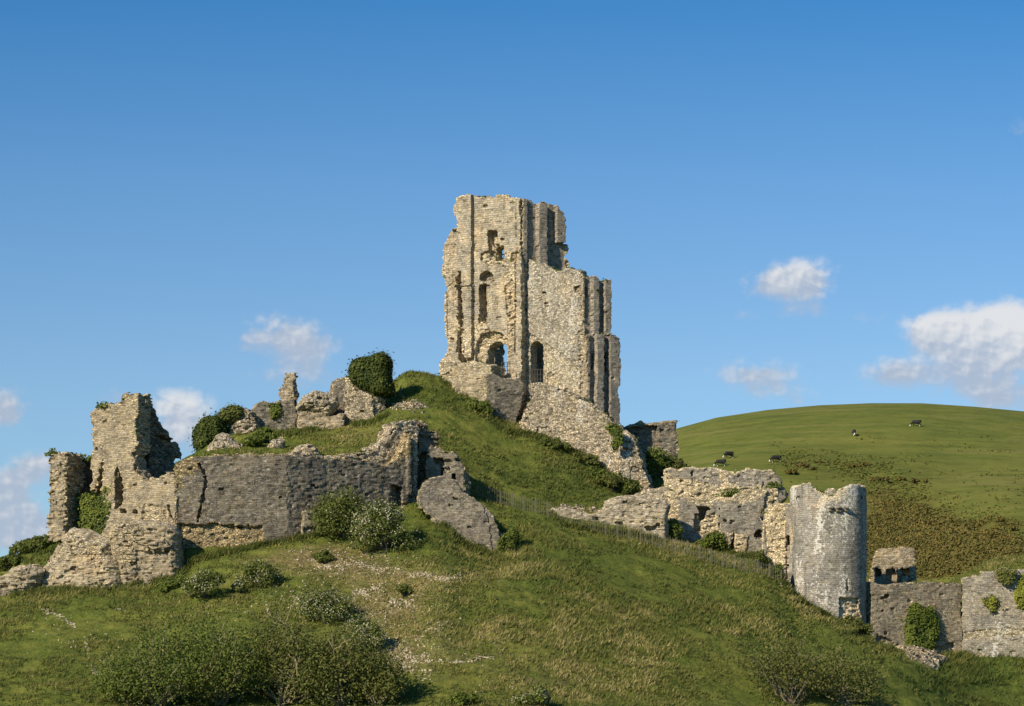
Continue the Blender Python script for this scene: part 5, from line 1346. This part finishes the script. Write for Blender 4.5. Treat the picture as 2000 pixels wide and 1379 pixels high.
# small weeds and grasses rooted in wall heads and ledges
rs = np.random.RandomState(41)
wp_, wn_ = [], []
for o, org, ang, mt in WALLS:
    if mt.name in ('ivy stems', 'dark stems') or o.name.startswith(('stems', 'corbel', 'inner_wall')):
        continue
    me = o.data; k = len(me.polygons)
    ce = np.zeros(k * 3, np.float32); no = np.zeros(k * 3, np.float32)
    me.polygons.foreach_get('center', ce); me.polygons.foreach_get('normal', no)
    ce = ce.reshape(-1, 3).astype(float); no = no.reshape(-1, 3)
    up_ = np.nonzero((no[:, 2] > 0.75) & (no[:, 1] < 0.4))[0]
    if len(up_) < 20: continue
    high = (vnoise2(ce[up_, 0] / 1.5, ce[up_, 2] / 1.5, 3) > 0.15)
    up_ = up_[high]
    if len(up_) < 10: continue
    pk_ = rs.choice(up_, max(3, int(len(up_) * 0.014)))
    for i_ in pk_:
        q = ce[i_] + rs.normal(size=(11, 3)) * np.array([.11, .07, .05]) + np.array([0, 0, .05])
        ca, sa = math.cos(ang), math.sin(ang)
        wp_.append(np.stack([q[:, 0] * ca - q[:, 1] * sa, q[:, 0] * sa + q[:, 1] * ca, q[:, 2]], 1) + org)
wp_ = np.concatenate(wp_)
tag(leaves('weeds', wp_, np.tile([0, -.4, .8], (len(wp_), 1)), 0.11, M['leaf_shrub'], None, 43, outward=0.3, aspect=2.0), 'small weeds rooted along the wall heads and ledges', 'weeds', kind='stuff')

# gorse on the down
GB = [(1563, 912, 30, 16, 'dark gorse bush nearest below the grazing cow'), (1545, 926, 34, 18, 'orange tinged gorse bush just right of the gatehouse top'), (1672, 912, 26, 13, 'gorse bush in the middle of the row on the down'), (1690, 910, 24, 14, 'dark gorse bush at the right end of the row on the down'), (1712, 940, 36, 18, 'orange tinged gorse bush above the brown gorse patch'),
      (1762, 937, 24, 12, 'small gorse bush left of a pair on the down'), (1788, 942, 28, 14, 'gorse bush right of a pair on the down'), (1960, 1018, 26, 12, 'dark gorse bush on the right flank of the down'), (1984, 1034, 24, 12, 'dark gorse bush farthest right on the flank of the down'), (1600, 905, 14, 8, 'tiny gorse bush on the down above the round tower'), (1586, 918, 14, 8, 'tiny orange gorse bush between two darker ones')]
for i, (a, b, w, h, lb) in enumerate(GB):
    Yk = hit_down(a, b); k = Yk / FOC
    b3 = np.array([(a - 1000) / FOC * Yk, Yk, float(down_z(a, Yk))])
    rq = np.random.RandomState(90 + i); nn = 900
    root = thing('gorse_bush', b3, lb, 'gorse', 'gorse bushes on the down')
    C = rq.normal(size=(9, 3)) * np.array([w * k * .26, w * k * .3, 0.05]) + np.array([0, 0, h * k * .18])
    R = np.tile([w * k * .17, w * k * .16, h * k * .24], (9, 1))
    p, dr_, _ = cloud_points(C, R, nn, rq, 0.5)
    leaves('foliage', p + b3, dr_ + np.array([0, 0, .4]), 0.3, M['leaf_gorse'], root, i, b3, 0.5)
rs = np.random.RandomState(3)
pp = rs.uniform(1690, 2060, 40000); yy = rs.uniform(405, 520, 40000)
r0 = HOR - down_z(pp, yy) / yy * FOC
dens_ = patch(pp, r0, GORSE) + 0.5 * patch(pp, r0, ROUGH) * 0.0 + 0.45 * fbm2((pp - 1000) / FOC * yy / 5, yy / 5, 4, 2)
ok = (dens_ + rs.uniform(-.3, .3, len(pp)) > 0.72) & (patch(pp, r0, GORSE) + 0.5 * patch(pp, r0, ROUGH) + 0.5 * rs.normal(size=len(pp)) * .5 > 0.45)
pp, yy = pp[ok][:14000], yy[ok][:14000]
c = np.stack([(pp - 1000) / FOC * yy, yy, down_z(pp, yy)], 1)
q = np.repeat(c, 4, 0); dr_ = rs.normal(size=q.shape); dr_[:, 2] = np.abs(dr_[:, 2]); dr_ /= np.linalg.norm(dr_, axis=1)[:, None]
leaves('gorse', q + dr_ * np.array([.8, .8, .55]), dr_ + np.array([0, 0, .5]), 0.30, M['leaf_gorse'], None, 9, outward=0.5, kind='stuff')
tag(bpy.data.objects['gorse'], 'dense brown gorse patch on the lower flank of the down', 'gorse')

pp = rs.uniform(1500, 2060, 60000); yy = rs.uniform(420, 585, 60000)
r0 = HOR - down_z(pp, yy) / yy * FOC
w_ = 0.6 * patch(pp, r0, ROUGH) + 0.8 * patch(pp, r0, GORSE) + 0.5 * fbm2((pp - 1000) / FOC * yy / 6, yy / 6, 14, 2)
ok = w_ + 0.35 * rs.normal(size=len(pp)) > 0.95
pp, yy = pp[ok][:5500], yy[ok][:5500]
c = np.stack([(pp - 1000) / FOC * yy, yy, down_z(pp, yy)], 1)
q = np.repeat(c, 2, 0); dr_ = rs.normal(size=q.shape); dr_[:, 2] = np.abs(dr_[:, 2]); dr_ /= np.linalg.norm(dr_, axis=1)[:, None]
leaves('rough_grass', q + dr_ * np.array([.7, .7, .3]), dr_ + np.array([0, 0, .8]), 0.40, M['leaf_rough'], None, 19, outward=0.5, kind='stuff')
tag(bpy.data.objects['rough_grass'], 'rough tussocky grass between the pasture and the gorse', 'grass')


# ------------------------------------------------------------------ cows
def capsule(X, Yc, Z, a, b, ra, rb):
    a = np.array(a, float); b = np.array(b, float); d = b - a
    t = np.clip(((X - a[0]) * d[0] + (Yc - a[1]) * d[1] + (Z - a[2]) * d[2]) / (d @ d), 0, 1)
    return np.sqrt((X - a[0] - d[0] * t) ** 2 + (Yc - a[1] - d[1] * t) ** 2 + (Z - a[2] - d[2] * t) ** 2) - (ra + (rb - ra) * t)


def cow_mesh():
    h = 0.045
    xs = np.arange(-1.5, 1.9, h); ys = np.arange(-.55, .55, h); zs = np.arange(-.1, 1.65, h)
    X, Yc, Z = np.meshgrid(xs, ys, zs, indexing='ij')
    parts = []
    # deep barrel: chest, belly, hips; the head is down grazing at +x
    parts.append(capsule(X, Yc * 1.05, Z, (0.60, 0, 1.02), (-0.62, 0, 1.06), .36, .36))
    parts.append(capsule(X, Yc, Z, (0.1, 0, 0.93), (-0.25, 0, 0.92), .37, .37))
    parts.append(capsule(X, Yc, Z, (0.72, 0, 1.22), (-0.95, 0, 1.30), .14, .13))
    parts.append(capsule(X, Yc, Z, (0.70, 0, 1.05), (1.22, 0, 0.62), .25, .15))
    parts.append(capsule(X, Yc, Z, (1.22, 0, 0.60), (1.45, 0, 0.16), .14, .09))
    for s in (-1, 1):
        parts.append(capsule(X, Yc, Z, (1.16, s * .10, 0.70), (1.14, s * .30, 0.72), .05, .035))
        parts.append(capsule(X, Yc, Z, (0.66, s * .20, 0.85), (0.62, s * .20, 0.42), .13, .075))
        parts.append(capsule(X, Yc, Z, (0.62, s * .20, 0.42), (0.66 - .08 * s, s * .20, 0.03), .07, .06))
        parts.append(capsule(X, Yc, Z, (-0.72, s * .22, 0.95), (-0.62, s * .22, 0.60), .20, .10))
        parts.append(capsule(X, Yc, Z, (-0.62, s * .22, 0.60), (-0.86, s * .22, 0.44), .10, .075))
        parts.append(capsule(X, Yc, Z, (-0.86, s * .22, 0.44), (-0.82 + .07 * s, s * .22, 0.03), .07, .06))
    parts.append(capsule(X, Yc, Z, (-0.45, 0, 0.66), (-0.35, 0, 0.58), .13, .10))
    parts.append(capsule(X, Yc, Z, (-1.02, 0, 1.24), (-1.10, 0, 0.55), .04, .05))
    S = parts[0]
    for p in parts[1:]:
        k = 0.07
        hh_ = np.clip(0.5 + 0.5 * (p - S) / k, 0, 1)
        S = p * (1 - hh_) + S * hh_ - k * hh_ * (1 - hh_)
    v, q_ = surface_nets(S.astype(np.float32), (xs[0], ys[0], zs[0]), h)
    return v, q_


cv, cf = cow_mesh()
COWS = [(1424, 896, 60, 'black and white cow seen at an angle, just above the cow at the wall', 205), (1408, 912, 170, 'black cow grazing with its legs hidden behind the gatehouse wall top', 172), (1516, 904, 180, 'mostly black cow grazing broadside above the gorse, right of the gatehouse', 186), (1668, 853, 0, 'black and white cow seen end on, alone in the middle of the down', 268), (1790, 834, 0, 'black cow with white head and legs grazing highest on the down', 160)]
for i, (a, b, _, lb, rot) in enumerate(COWS):
    Yk = hit_down(a, b - 1)
    p = np.array([(a - 1000) / FOC * Yk, Yk, float(down_z(a, Yk)) - 0.02])
    if i == 0:
        c0 = new_mesh('cow', cv, cf, M['cow'], smooth=True); o = c0
    else:
        o = c0.copy(); link(o)
    o.location = tuple(p); o.rotation_euler = (0, 0, math.radians(rot))
    o.scale = (1.06,) * 3
    tag(o, lb, 'cow', 'cows grazing on the down')
